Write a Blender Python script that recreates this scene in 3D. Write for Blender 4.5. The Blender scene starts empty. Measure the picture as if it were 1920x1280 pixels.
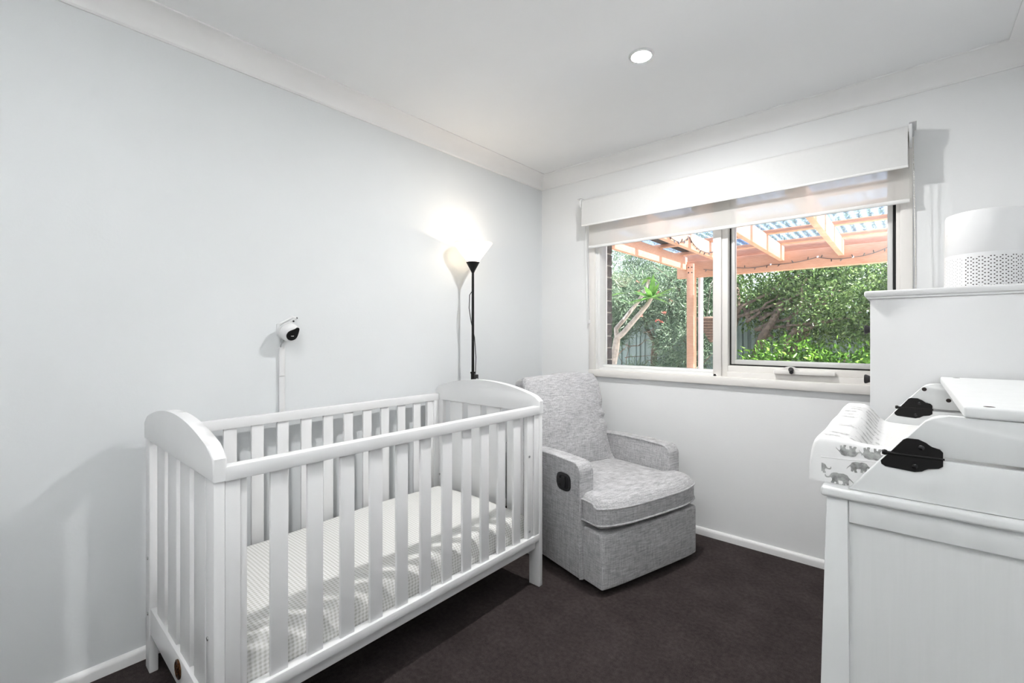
import bpy, bmesh, math, random
import numpy as np
from mathutils import Vector, Matrix

random.seed(7)
RNG = np.random.default_rng(11)
SC = bpy.context.scene
COL = SC.collection
PI = math.pi
R = math.radians

# ------------------------------------------------------------------ camera
cam_d = bpy.data.cameras.new('camera')
cam = bpy.data.objects.new('camera', cam_d)
COL.objects.link(cam)
cam.location = (2.13775, -2.81064, 1.19515)
cam.rotation_euler = (R(90), 0, R(41.0145))
cam_d.sensor_width = 36
cam_d.lens = 852.46 / 1920 * 36
cam_d.shift_y = -12.0 / 1920
cam_d.clip_start = 0.02
SC.camera = cam

# ------------------------------------------------------------------ world, sun, exposure
W = bpy.data.worlds.new('sky')
SC.world = W
W.use_nodes = True
wn = W.node_tree.nodes
sky = wn.new('ShaderNodeTexSky')
sky.sky_type = 'NISHITA'
sky.sun_disc = False
sky.sun_elevation = R(52)
sky.sun_rotation = R(90)
sky.air_density = 1.0
sky.dust_density = 1.5
wn['Background'].inputs['Strength'].default_value = 0.36
hsv = wn.new('ShaderNodeHueSaturation')          # thin bright haze: a paler blue all over
hsv.inputs['Saturation'].default_value = 0.55
W.node_tree.links.new(sky.outputs[0], hsv.inputs['Color'])
W.node_tree.links.new(hsv.outputs[0], wn['Background'].inputs['Color'])

sun_d = bpy.data.lights.new('sun', 'SUN')
sun_d.energy = 25.0
sun_d.angle = R(0.6)
sun_d.color = (1.0, 0.95, 0.88)
sun = bpy.data.objects.new('sun', sun_d)
COL.objects.link(sun)
sun.rotation_euler = Vector((-0.64, 0.0, -0.77)).to_track_quat('-Z', 'Y').to_euler()
sun.location = (6, 1, 9)

VS = SC.view_settings
VS.view_transform = 'Standard'
VS.look = 'None'
VS.exposure = 0.93
VS.gamma = 1.0
VS.use_curve_mapping = False
DOWNLIGHT = (840.0, 230.0)      # emission of the downlight lenses: near the window, above the cot end
LAMP_W = 0.9            # floor lamp bulb behind the cot
FILL_LAMP_W = 62.0          # added unseen fill lamp opposite the window, bounced off the ceiling


# ------------------------------------------------------------------ materials
def new_mat(name):
    m = bpy.data.materials.new(name)
    m.use_nodes = True
    return m, m.node_tree, m.node_tree.nodes['Principled BSDF']


def ramp(nt, fac, stops):
    r = nt.nodes.new('ShaderNodeValToRGB')
    e = r.color_ramp.elements
    while len(e) < len(stops):
        e.new(0.5)
    for i, (p, c) in enumerate(stops):
        e[i].position = p
        e[i].color = (c[0], c[1], c[2], 1)
    nt.links.new(fac, r.inputs['Fac'])
    return r.outputs['Color']


def coords(nt, scale=(1, 1, 1)):
    tc = nt.nodes.new('ShaderNodeTexCoord')
    mp = nt.nodes.new('ShaderNodeMapping')
    mp.inputs['Scale'].default_value = scale
    nt.links.new(tc.outputs['Object'], mp.inputs['Vector'])
    return mp.outputs['Vector']


def noise(nt, vec, scale, detail=3, rough=0.5):
    n = nt.nodes.new('ShaderNodeTexNoise')
    n.inputs['Scale'].default_value = scale
    n.inputs['Detail'].default_value = detail
    n.inputs['Roughness'].default_value = rough
    nt.links.new(vec, n.inputs['Vector'])
    return n.outputs['Fac']


def bump(nt, b, height, strength, dist=0.002):
    n = nt.nodes.new('ShaderNodeBump')
    n.inputs['Strength'].default_value = strength
    n.inputs['Distance'].default_value = dist
    nt.links.new(height, n.inputs['Height'])
    nt.links.new(n.outputs['Normal'], b.inputs['Normal'])


def math_node(nt, op, a, b=None):
    n = nt.nodes.new('ShaderNodeMath')
    n.operation = op
    for i, v in enumerate((a, b)):
        if v is None:
            continue
        if isinstance(v, (int, float)):
            n.inputs[i].default_value = v
        else:
            nt.links.new(v, n.inputs[i])
    return n.outputs[0]


def plain(name, col, rough=0.5, metal=0.0, var=0.03, scale=20, bmp=0.0, bscale=200, bdist=0.001, spec=0.5, svec=(1, 1, 1)):
    m, nt, b = new_mat(name)
    v = coords(nt, svec)
    f = noise(nt, v, scale)
    lo = [c * (1 - var) for c in col]
    hi = [min(1, c * (1 + var)) for c in col]
    nt.links.new(ramp(nt, f, [(0.3, lo), (0.7, hi)]), b.inputs['Base Color'])
    b.inputs['Roughness'].default_value = rough
    b.inputs['Metallic'].default_value = metal
    b.inputs['Specular IOR Level'].default_value = spec
    if bmp:
        bump(nt, b, noise(nt, v, bscale, 4), bmp, bdist)
    return m


M = {}
M['wall'] = plain('wall_paint', (0.755, 0.779, 0.792), 0.6, var=0.012, scale=2.5, bmp=0.25, bscale=90, bdist=0.0012, spec=0.3)  # colour darkened to offset the stronger light on the cot wall
M['wall_lightened'] = plain('wall_paint_lightened', (0.85, 0.86, 0.865), 0.6, var=0.012, scale=2.5, bmp=0.25, bscale=90, bdist=0.0012, spec=0.3)  # same wall paint, colour lightened to make up for weaker light here
M['ceiling'] = plain('ceiling_paint', (0.90, 0.91, 0.92), 0.75, var=0.01, scale=3, bmp=0.15, bscale=70, bdist=0.001, spec=0.2)
M['cornice'] = plain('cornice_paint', (0.89, 0.89, 0.89), 0.65, var=0.01, scale=5, spec=0.3)
M['skirt'] = plain('skirting_gloss_paint', (0.86, 0.86, 0.86), 0.35, var=0.02, scale=14, bmp=0.2, bscale=60, bdist=0.001)
M['lacquer'] = plain('white_lacquered_wood', (0.83, 0.835, 0.84), 0.32, var=0.012, scale=9, bmp=0.05, bscale=30, bdist=0.0005)
M['chrome'] = plain('bolt_steel', (0.62, 0.62, 0.62), 0.25, 1.0)
M['black_metal'] = plain('black_metal', (0.008, 0.0075, 0.0075), 0.5, 0.0, var=0.2, spec=0.25)
M['black_plastic'] = plain('black_plastic', (0.018, 0.018, 0.02), 0.4, var=0.1)
M['black_gloss'] = plain('black_gloss', (0.008, 0.008, 0.009), 0.12, var=0.1)
M['white_plastic'] = plain('white_plastic', (0.79, 0.795, 0.80), 0.38, var=0.01)
M['grey_plastic'] = plain('grey_plastic', (0.45, 0.46, 0.47), 0.4)
M['pvc_frame'] = plain('cream_window_frame', (0.82, 0.80, 0.77), 0.35, var=0.012, scale=8)
M['frame_white'] = plain('white_window_frame', (0.86, 0.86, 0.855), 0.4, var=0.01, scale=8)
M['gasket'] = plain('black_gasket', (0.01, 0.01, 0.01), 0.7)
M['alu'] = plain('pale_aluminium', (0.66, 0.66, 0.65), 0.35, 0.25, var=0.02)
M['blockout'] = plain('blockout_blind_fabric', (0.69, 0.695, 0.69), 0.8, var=0.01, scale=60, bmp=0.1, bscale=900, bdist=0.0004, spec=0.2)
M['blind_rail'] = plain('blind_bottom_rail', (0.80, 0.80, 0.79), 0.4, var=0.01)
M['bead'] = plain('bead_chain_plastic', (0.78, 0.76, 0.72), 0.3)
M['panel_white'] = plain('white_stained_pine', (0.77, 0.785, 0.785), 0.42, var=0.02, scale=2.2, bmp=0.06, bscale=20, bdist=0.0006, svec=(14, 14, 1.0))
M['tall_white'] = plain('white_painted_chest', (0.73, 0.735, 0.74), 0.4, var=0.012, scale=4, bmp=0.06, bscale=300, bdist=0.0004)
M['dimple'] = plain('shallow_dimple', (0.42, 0.43, 0.44), 0.6)
M['hole'] = plain('dark_hole', (0.02, 0.012, 0.01), 0.8)
M['brass'] = plain('antique_brass', (0.13, 0.06, 0.028), 0.3, 1.0, var=0.5, scale=150)
M['terry'] = plain('white_terry', (0.80, 0.80, 0.79), 0.9, var=0.04, scale=300, bmp=0.6, bscale=400, bdist=0.002, spec=0.1)
M['print_grey'] = plain('grey_elephant_print', (0.33, 0.335, 0.33), 0.9, var=0.45, scale=90, spec=0.1)
M['print_faint'] = plain('pale_elephant_print', (0.66, 0.66, 0.66), 0.9, var=0.2, scale=90, spec=0.1)
M['dark_base'] = plain('dark_plinth', (0.012, 0.011, 0.011), 0.8)
M['bounce_ground'] = plain('bounce_gravel', (0.38, 0.35, 0.31), 0.95, var=0.4, scale=8, bmp=0.5, bscale=30, bdist=0.02)  # unseen ground, paled so it throws light up through the window
M['bark'] = plain('grey_brown_bark', (0.16, 0.12, 0.095), 0.9, var=0.5, scale=18, bmp=0.8, bscale=40, bdist=0.01)
M['pale_bark'] = plain('pale_smooth_bark', (0.42, 0.36, 0.30), 0.75, var=0.25, scale=25, bmp=0.4, bscale=60, bdist=0.004)
M['wicker'] = plain('dark_woven_fibre', (0.13, 0.085, 0.065), 0.85, var=0.5, scale=30, bmp=0.7, bscale=90, bdist=0.006, svec=(1, 1, 4))
M['wire'] = plain('dark_cable', (0.05, 0.04, 0.035), 0.6)
M['mortar'] = plain('mortar', (0.30, 0.28, 0.26), 0.95, bmp=0.4, bscale=150)
M['bounce_paving'] = plain('bounce_concrete', (0.60, 0.59, 0.575), 0.85, var=0.08, scale=6, bmp=0.3, bscale=80)  # for the added slab, pale to bounce sun onto the ceiling
M['brick'] = plain('dark_clinker_brick', (0.065, 0.055, 0.055), 0.85, var=0.5, scale=40, bmp=0.6, bscale=120, bdist=0.003)
M['pipe'] = plain('white_pvc_pipe', (0.75, 0.77, 0.80), 0.35)
M['red_flower'] = plain('coral_blossom', (0.65, 0.20, 0.16), 0.7, var=0.3, scale=40)


def wood_mat():
    m, nt, b = new_mat('orange_pine_timber')
    v = coords(nt, (1, 1, 1))
    w = noise(nt, coords(nt, (3, 3, 40)), 6, 4)
    k = noise(nt, v, 3.0, 2)
    f = math_node(nt, 'ADD', math_node(nt, 'MULTIPLY', w, 0.7), math_node(nt, 'MULTIPLY', k, 0.3))
    nt.links.new(ramp(nt, f, [(0.3, (0.40, 0.205, 0.12)), (0.5, (0.50, 0.27, 0.17)), (0.7, (0.57, 0.33, 0.22))]), b.inputs['Base Color'])
    b.inputs['Roughness'].default_value = 0.6
    bump(nt, b, w, 0.2, 0.002)
    return m


def pale_pine_grain():
    # wide recessed panel: white stain over visible vertical grain and a knot
    m, nt, b = new_mat('white_stained_grain')
    v = coords(nt, (1, 1, 0.05))
    tc = coords(nt, (26, 26, 1.1))
    nz = noise(nt, coords(nt, (2.2, 2.2, 0.9)), 1.6, 2)
    wv = nt.nodes.new('ShaderNodeTexWave')
    wv.wave_type = 'BANDS'
    wv.bands_direction = 'X'
    wv.inputs['Scale'].default_value = 9
    wv.inputs['Distortion'].default_value = 5.0
    wv.inputs['Detail'].default_value = 2.5
    wv.inputs['Detail Scale'].default_value = 0.35
    nt.links.new(coords(nt, (1, 1, 0.16)), wv.inputs['Vector'])
    fine = noise(nt, tc, 9, 3)
    f = math_node(nt, 'ADD', math_node(nt, 'MULTIPLY', wv.outputs['Fac'], 0.12), math_node(nt, 'ADD', math_node(nt, 'MULTIPLY', fine, 0.63), math_node(nt, 'MULTIPLY', nz, 0.25)))
    nt.links.new(ramp(nt, f, [(0.2, (0.75, 0.765, 0.762)), (0.75, (0.785, 0.797, 0.797))]), b.inputs['Base Color'])
    b.inputs['Roughness'].default_value = 0.45
    bump(nt, b, fine, 0.08, 0.0006)
    return m


def carpet_mat():
    m, nt, b = new_mat('charcoal_carpet')
    v = coords(nt)
    f1 = noise(nt, v, 420, 3, 0.7)
    f2 = noise(nt, v, 6, 4, 0.6)
    f3 = noise(nt, v, 60, 3, 0.6)
    f = math_node(nt, 'ADD', math_node(nt, 'MULTIPLY', f1, 0.55), math_node(nt, 'ADD', math_node(nt, 'MULTIPLY', f2, 0.2), math_node(nt, 'MULTIPLY', f3, 0.25)))
    nt.links.new(ramp(nt, f, [(0.35, (0.026, 0.020, 0.020)), (0.52, (0.068, 0.055, 0.054)), (0.68, (0.125, 0.104, 0.102))]), b.inputs['Base Color'])
    b.inputs['Roughness'].default_value = 0.95
    b.inputs['Specular IOR Level'].default_value = 0.1
    bump(nt, b, math_node(nt, 'ADD', f1, f3), 0.9, 0.006)
    return m


def linen_mat():
    m, nt, b = new_mat('grey_linen_weave')
    a = noise(nt, coords(nt, (240, 240, 20)), 1.0, 2, 0.6)
    c = noise(nt, coords(nt, (20, 20, 240)), 1.0, 2, 0.6)
    d = noise(nt, coords(nt, (240, 20, 240)), 1.0, 2, 0.6)
    g = noise(nt, coords(nt), 900, 2)
    f = math_node(nt, 'ADD', math_node(nt, 'MULTIPLY', math_node(nt, 'ADD', a, math_node(nt, 'ADD', c, d)), 0.30), math_node(nt, 'MULTIPLY', g, 0.10))
    nt.links.new(ramp(nt, f, [(0.40, (0.31, 0.31, 0.32)), (0.5, (0.47, 0.47, 0.48)), (0.60, (0.62, 0.62, 0.63))]), b.inputs['Base Color'])
    b.inputs['Roughness'].default_value = 0.9
    b.inputs['Specular IOR Level'].default_value = 0.15
    b.inputs['Sheen Weight'].default_value = 0.15
    bump(nt, b, f, 0.5, 0.0025)
    return m


def gingham_mat():
    m, nt, b = new_mat('gingham_sheet')
    tc = nt.nodes.new('ShaderNodeTexCoord')
    sx = nt.nodes.new('ShaderNodeSeparateXYZ')
    nt.links.new(tc.outputs['Object'], sx.inputs[0])
    per = 0.0125
    outs = []
    # diagonal-free check: along the length, and along the girth (x and z summed run round the edge)
    girth = math_node(nt, 'SUBTRACT', sx.outputs['X'], sx.outputs['Z'])
    for o in (sx.outputs['Y'], girth):
        s = math_node(nt, 'SINE', math_node(nt, 'MULTIPLY', o, 2 * PI / per))
        s = math_node(nt, 'MULTIPLY', s, 2.2)
        s = math_node(nt, 'ADD', s, 0.5)
        n = nt.nodes.new('ShaderNodeClamp')
        nt.links.new(s, n.inputs[0])
        outs.append(n.outputs[0])
    f = math_node(nt, 'MULTIPLY', math_node(nt, 'ADD', outs[0], outs[1]), 0.5)
    nt.links.new(ramp(nt, f, [(0.0, (0.88, 0.88, 0.875)), (0.5, (0.77, 0.77, 0.75)), (1.0, (0.60, 0.60, 0.57))]), b.inputs['Base Color'])
    b.inputs['Roughness'].default_value = 0.9
    b.inputs['Specular IOR Level'].default_value = 0.1
    bump(nt, b, noise(nt, coords(nt), 14, 3), 0.35, 0.01)
    return m


def glass_mat():
    m, nt, b = new_mat('clear_window_glass')
    nt.nodes.remove(b)
    out = nt.nodes['Material Output']
    tr = nt.nodes.new('ShaderNodeBsdfTransparent')
    tr.inputs[0].default_value = (0.97, 0.98, 0.98, 1)
    gl = nt.nodes.new('ShaderNodeBsdfGlossy')
    gl.inputs['Roughness'].default_value = 0.02
    fr = nt.nodes.new('ShaderNodeFresnel')
    fr.inputs[0].default_value = 1.45
    mx = nt.nodes.new('ShaderNodeMixShader')
    nt.links.new(fr.outputs[0], mx.inputs[0])
    nt.links.new(tr.outputs[0], mx.inputs[1])
    nt.links.new(gl.outputs[0], mx.inputs[2])
    nt.links.new(mx.outputs[0], out.inputs['Surface'])
    return m


def sheet_mat(name, tint, tfac, dif, gloss=0.0, transl=0.5):
    m, nt, b = new_mat(name)
    nt.nodes.remove(b)
    out = nt.nodes['Material Output']
    tr = nt.nodes.new('ShaderNodeBsdfTransparent')
    tr.inputs[0].default_value = (*tint, 1)
    d = nt.nodes.new('ShaderNodeBsdfDiffuse')
    t = nt.nodes.new('ShaderNodeBsdfTranslucent')
    for n_ in (d, t):
        n_.inputs['Color'].default_value = (*dif, 1)
    m1 = nt.nodes.new('ShaderNodeMixShader')
    m1.inputs[0].default_value = transl
    nt.links.new(d.outputs[0], m1.inputs[1])
    nt.links.new(t.outputs[0], m1.inputs[2])
    m2 = nt.nodes.new('ShaderNodeMixShader')
    m2.inputs[0].default_value = tfac
    nt.links.new(m1.outputs[0], m2.inputs[1])
    nt.links.new(tr.outputs[0], m2.inputs[2])
    last = m2
    if gloss:
        g = nt.nodes.new('ShaderNodeBsdfGlossy')
        g.inputs['Roughness'].default_value = 0.12
        m3 = nt.nodes.new('ShaderNodeMixShader')
        m3.inputs[0].default_value = gloss
        nt.links.new(m2.outputs[0], m3.inputs[1])
        nt.links.new(g.outputs[0], m3.inputs[2])
        last = m3
    nt.links.new(last.outputs[0], out.inputs['Surface'])
    return m


def leaf_mat(name, cols, rough=0.35, transl=0.35, scale=9):
    m, nt, b = new_mat(name)
    f = noise(nt, coords(nt), scale, 4, 0.8)
    c = ramp(nt, f, [(0.3 + 0.4 * i / (len(cols) - 1), x) for i, x in enumerate(cols)])
    nt.links.new(c, b.inputs['Base Color'])
    b.inputs['Roughness'].default_value = rough
    t = nt.nodes.new('ShaderNodeBsdfTranslucent')
    nt.links.new(c, t.inputs['Color'])
    mx = nt.nodes.new('ShaderNodeMixShader')
    mx.inputs[0].default_value = transl
    nt.links.new(b.outputs[0], mx.inputs[1])
    nt.links.new(t.outputs[0], mx.inputs[2])
    nt.links.new(mx.outputs[0], nt.nodes['Material Output'].inputs['Surface'])
    return m


def emit_mat(name, col, s):
    m, nt, b = new_mat(name)
    b.inputs['Base Color'].default_value = (*col, 1)
    b.inputs['Emission Color'].default_value = (*col, 1)
    b.inputs['Emission Strength'].default_value = s
    return m


M['wood'] = wood_mat()
M['grain'] = pale_pine_grain()
M['carpet'] = carpet_mat()
M['linen'] = linen_mat()
M['gingham'] = gingham_mat()
M['glass'] = glass_mat()
M['sheer'] = sheet_mat('sheer_blind_fabric', (1, 1, 1), 0.34, (0.92, 0.91, 0.89), 0, 0.55)
M['poly'] = sheet_mat('blue_tinted_polycarbonate', (0.58, 0.66, 0.84), 0.56, (0.17, 0.225, 0.32), 0.06, 0.85)
M['shade'] = sheet_mat('frosted_lamp_shade', (1, 0.97, 0.92), 0.08, (0.92, 0.90, 0.86), 0.03, 0.62)
M['clear'] = sheet_mat('clear_plastic', (0.97, 0.97, 0.97), 0.6, (0.8, 0.8, 0.8), 0.2, 0.3)
for i, e_ in enumerate(DOWNLIGHT):
    M['downlight%d' % i] = emit_mat('downlight_lens', (1.0, 0.985, 0.965), e_)
M['bulb'] = emit_mat('lamp_bulb', (1.0, 0.86, 0.68), 25.0)
M['fill_bulb'] = emit_mat('fill_lamp_bulb', (1.0, 0.97, 0.94), 20.0)  # bulb of the added fill lamp
M['pad_cotton'] = plain('white_pad_cover', (0.85, 0.85, 0.85), 0.85, var=0.015, scale=30, bmp=0.2, bscale=500, bdist=0.0006, spec=0.15)
M['fence'] = plain('grey_green_steel_fence', (0.20, 0.27, 0.27), 0.45, var=0.15, scale=3)
M['leaf_dark'] = leaf_mat('glossy_dark_leaf', [(0.014, 0.03, 0.010), (0.05, 0.10, 0.032), (0.16, 0.26, 0.08), (0.42, 0.52, 0.26)], 0.24, 0.32, 9)
M['leaf_bright'] = leaf_mat('bright_green_leaf', [(0.03, 0.09, 0.015), (0.10, 0.24, 0.03), (0.26, 0.42, 0.07)], 0.32, 0.4)
M['leaf_grey'] = leaf_mat('grey_green_needle', [(0.05, 0.09, 0.06), (0.13, 0.20, 0.13), (0.30, 0.38, 0.27)], 0.4, 0.3)
M['leaf_far'] = leaf_mat('distant_leaf', [(0.02, 0.045, 0.02), (0.06, 0.12, 0.045), (0.16, 0.24, 0.10)], 0.4, 0.3, 5)
M['leaf_frangipani'] = leaf_mat('frangipani_leaf', [(0.05, 0.15, 0.02), (0.13, 0.30, 0.05), (0.26, 0.45, 0.10)], 0.35, 0.35, 6)


# ------------------------------------------------------------------ object helpers
OFF = {}


def tag(o, label=None, cat=None, group=None, kind=None):
    if label: o['label'] = label
    if cat: o['category'] = cat
    if group: o['group'] = group
    if kind: o['kind'] = kind
    return o


def thing(name, label, cat, loc=(0, 0, 0), rz=0, group=None, kind=None):
    o = bpy.data.objects.new(name, None)
    o.empty_display_size = 0.1
    COL.objects.link(o)
    o.location = loc
    o.rotation_euler = (0, 0, rz)
    OFF[o.name] = Vector(loc) if not rz else Vector((0, 0, 0))
    return tag(o, label, cat, group, kind)


def finish(name, me, mat, parent, smooth=True, ang=38):
    o = bpy.data.objects.new(name, me)
    COL.objects.link(o)
    if mat is not None:
        me.materials.append(mat)
    if smooth and len(me.polygons):
        me.polygons.foreach_set('use_smooth', [True] * len(me.polygons))
        me.set_sharp_from_angle(angle=R(ang))
    if parent is not None:
        o.parent = parent
        off = OFF.get(parent.name, Vector((0, 0, 0)))
        OFF[o.name] = off
        if off.length:
            me.transform(Matrix.Translation(-off))
    else:
        OFF[o.name] = Vector((0, 0, 0))
    return o


def obj(name, bm, mat, parent=None, smooth=True, ang=38):
    me = bpy.data.meshes.new(name)
    bmesh.ops.recalc_face_normals(bm, faces=bm.faces[:])
    bm.to_mesh(me)
    bm.free()
    return finish(name, me, mat, parent, smooth, ang)


def set_origin(o, p):
    """move a top-level mesh's origin to p without moving its geometry"""
    o.data.transform(Matrix.Translation(-Vector(p)))
    o.location = p


def part_copy(src, parent, loc=(0, 0, 0)):
    c = src.copy()
    COL.objects.link(c)
    c.parent = parent
    c.location = Vector(src.location) + Vector(loc)
    OFF[c.name] = OFF.get(parent.name, Vector((0, 0, 0)))
    return c


def B():
    return bmesh.new()


def box(bm, x0, x1, y0, y1, z0, z1, r=0.0, seg=2):
    g = bmesh.ops.create_cube(bm, size=1)
    vs = g['verts']
    bmesh.ops.scale(bm, vec=(x1 - x0, y1 - y0, z1 - z0), verts=vs)
    bmesh.ops.translate(bm, vec=((x0 + x1) / 2, (y0 + y1) / 2, (z0 + z1) / 2), verts=vs)
    if r > 0:
        es = set()
        for v in vs:
            es.update(v.link_edges)
        r = min(r, 0.49 * min(abs(x1 - x0), abs(y1 - y0), abs(z1 - z0)))
        bmesh.ops.bevel(bm, geom=list(es), offset=r, offset_type='OFFSET', segments=seg, profile=0.5, affect='EDGES')
    return bm


def bx(*a, r=0.0, seg=2):
    return box(B(), *a, r=r, seg=seg)


def prism(bm, pts, axis, a, b, r=0.0, seg=2, only_flat=False):
    """polygon pts (2D) extruded along axis from a to b; bevel r on the rim of both faces"""
    def P3(p, t):
        if axis == 'x': return (t, p[0], p[1])
        if axis == 'y': return (p[0], t, p[1])
        return (p[0], p[1], t)
    v0 = [bm.verts.new(P3(p, a)) for p in pts]
    v1 = [bm.verts.new(P3(p, b)) for p in pts]
    n = len(pts)
    f0 = bm.faces.new(v0)
    f1 = bm.faces.new(v1[::-1])
    for i in range(n):
        bm.faces.new((v0[i], v1[i], v1[(i + 1) % n], v0[(i + 1) % n]))
    if r > 0:
        bmesh.ops.bevel(bm, geom=list(f0.edges) + list(f1.edges), offset=r, offset_type='OFFSET', segments=seg, profile=0.5, affect='EDGES')
    return bm


def lathe(bm, prof, seg=32, mat=Matrix.Identity(4), cap=True):
    rings = []
    for r_, z_ in prof:
        ring = []
        for i in range(seg):
            a = 2 * PI * i / seg
            ring.append(bm.verts.new(mat @ Vector((r_ * math.cos(a), r_ * math.sin(a), z_))))
        rings.append(ring)
    for k in range(len(rings) - 1):
        for i in range(seg):
            j = (i + 1) % seg
            bm.faces.new((rings[k][i], rings[k][j], rings[k + 1][j], rings[k + 1][i]))
    if cap:
        if prof[0][0] > 1e-5: bm.faces.new(rings[0][::-1])
        if prof[-1][0] > 1e-5: bm.faces.new(rings[-1])
    return bm


def tube(bm, pts, rad, seg=8, closed=False, cap=True):
    pts = [Vector(p) for p in pts]
    n = len(pts)
    rads = rad if isinstance(rad, (list, tuple)) else [rad] * n
    rings = []
    up = None
    for i, p in enumerate(pts):
        if closed:
            t = pts[(i + 1) % n] - pts[i - 1]
        else:
            t = pts[min(i + 1, n - 1)] - pts[max(i - 1, 0)]
        t.normalize()
        if up is None:
            up = Vector((0, 0, 1)) if abs(t.z) < 0.9 else Vector((1, 0, 0))
        s = t.cross(up)
        if s.length < 1e-4:
            s = t.cross(Vector((1, 0.3, 0.2)))
        s.normalize()
        up = s.cross(t).normalized()
        rings.append([bm.verts.new(p + (s * math.cos(2 * PI * k / seg) + up * math.sin(2 * PI * k / seg)) * rads[i]) for k in range(seg)])
    m = n if closed else n - 1
    for i in range(m):
        a, b = rings[i], rings[(i + 1) % n]
        for k in range(seg):
            l = (k + 1) % seg
            bm.faces.new((a[k], a[l], b[l], b[k]))
    if not closed and cap:
        bm.faces.new(rings[0][::-1])
        bm.faces.new(rings[-1])
    return bm


def disc_between(bm, p, d, r, h, seg=16):
    """short cylinder starting at p along d"""
    d = Vector(d).normalized()
    m = Matrix.Translation(p) @ d.to_track_quat('Z', 'Y').to_matrix().to_4x4()
    return lathe(bm, [(r, 0), (r, h * 0.7), (r * 0.85, h)], seg, m)


def smooth01(t):
    t = max(0.0, min(1.0, t))
    return t * t * (3 - 2 * t)


def puffy(half, r, n=(14, 14, 14), puff=(0, 0, 0), warp=None, expo=2.0):
    """rounded box centred on 0 whose faces bulge by puff; warp(Vector)->Vector shapes it further"""
    hx, hy, hz = half
    r = min(r, hx, hy, hz)
    def samples(h, k):
        core = [-(h - r) + 2 * (h - r) * i / k for i in range(k + 1)] if h > r else [0.0]
        e = [0.25, 0.55, 0.8, 1.0]
        lo = [-(h - r) - r * math.tan(q * PI / 4) for q in e][::-1]
        return lo + core + [-v for v in lo[::-1]]
    S = [samples(h, k) for h, k in zip(half, n)]
    bm = B()
    cache = {}
    def V(q):
        key = tuple(round(c, 6) for c in q)
        if key in cache: return cache[key]
        q = Vector(q)
        inner = Vector([max(-(h - r), min(h - r, c)) for c, h in zip(q, half)])
        d = q - inner
        p = inner + (d.normalized() * r if d.length > 1e-9 else d)
        u = [q[i] / half[i] for i in range(3)]
        add = Vector((0, 0, 0))
        for i in range(3):
            j, k = (i + 1) % 3, (i + 2) % 3
            if abs(u[i]) > 0.999:
                fall = max(0, 1 - abs(u[j]) ** expo) * max(0, 1 - abs(u[k]) ** expo)
                add[i] += puff[i] * math.copysign(fall, u[i])
        p = p + add
        if warp: p = warp(p)
        cache[key] = bm.verts.new(p)
        return cache[key]
    for ax in range(3):
        j, k = (ax + 1) % 3, (ax + 2) % 3
        for sgn in (-1, 1):
            for a in range(len(S[j]) - 1):
                for b in range(len(S[k]) - 1):
                    q = []
                    for (aa, bb) in ((a, b), (a + 1, b), (a + 1, b + 1), (a, b + 1)):
                        c = [0, 0, 0]
                        c[ax] = sgn * half[ax]
                        c[j] = S[j][aa]
                        c[k] = S[k][bb]
                        q.append(V(c))
                    if len(set(q)) == 4:
                        bm.faces.new(q if sgn > 0 else q[::-1])
    return bm


def arc(cx, cy, r, a0, a1, n):
    return [(cx + r * math.cos(R(a0 + (a1 - a0) * i / n)), cy + r * math.sin(R(a0 + (a1 - a0) * i / n))) for i in range(n + 1)]


def numpy_mesh(name, verts, faces, mat, parent, smooth=False):
    me = bpy.data.meshes.new(name)
    nv, nf, k = len(verts), len(faces), faces.shape[1]
    me.vertices.add(nv)
    me.vertices.foreach_set('co', np.asarray(verts, dtype=np.float32).ravel())
    me.loops.add(nf * k)
    me.loops.foreach_set('vertex_index', np.asarray(faces, dtype=np.int32).ravel())
    me.polygons.add(nf)
    me.polygons.foreach_set('loop_start', np.arange(0, nf * k, k, dtype=np.int32))
    me.update(calc_edges=True)
    me.validate()
    return finish(name, me, mat, parent, smooth)


def leaves(name, pos, dirs, L, Wd, mat, parent, fold=0.25):
    """pos, dirs (N,3): each leaf a folded rhombus of two triangles"""
    n = len(pos)
    dirs = dirs / (np.linalg.norm(dirs, axis=1, keepdims=True) + 1e-9)
    rv = RNG.normal(size=(n, 3))
    side = np.cross(dirs, rv)
    side /= np.linalg.norm(side, axis=1, keepdims=True) + 1e-9
    nrm = np.cross(side, dirs)
    L = np.broadcast_to(np.asarray(L, dtype=float).reshape(-1, 1), (n, 1))
    Wd = np.broadcast_to(np.asarray(Wd, dtype=float).reshape(-1, 1), (n, 1))
    a = pos
    c = pos + dirs * L - nrm * L * 0.12
    mid = pos + dirs * L * 0.45
    b = mid + side * Wd * 0.5 + nrm * Wd * fold
    d = mid - side * Wd * 0.5 + nrm * Wd * fold
    v = np.stack([a, b, c, d], axis=1).reshape(-1, 3)
    i = np.arange(n)[:, None] * 4
    f = np.concatenate([i + np.array([[0, 1, 2]]), i + np.array([[0, 2, 3]])], axis=0)
    return numpy_mesh(name, v, f, mat, parent)


def struct(name, bm, mat, parent=None, smooth=True, label=None):
    o = obj(name, bm, mat, parent, smooth)
    if parent is None:
        tag(o, label, None, None, 'structure')
    return o


# ================================================================== THE ROOM
RX, RY, RZ = 2.54, -3.95, 2.40
OX0, OX1, OZ0, OZ1 = 0.475, 2.115, 0.95, 2.10       # window opening

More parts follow.
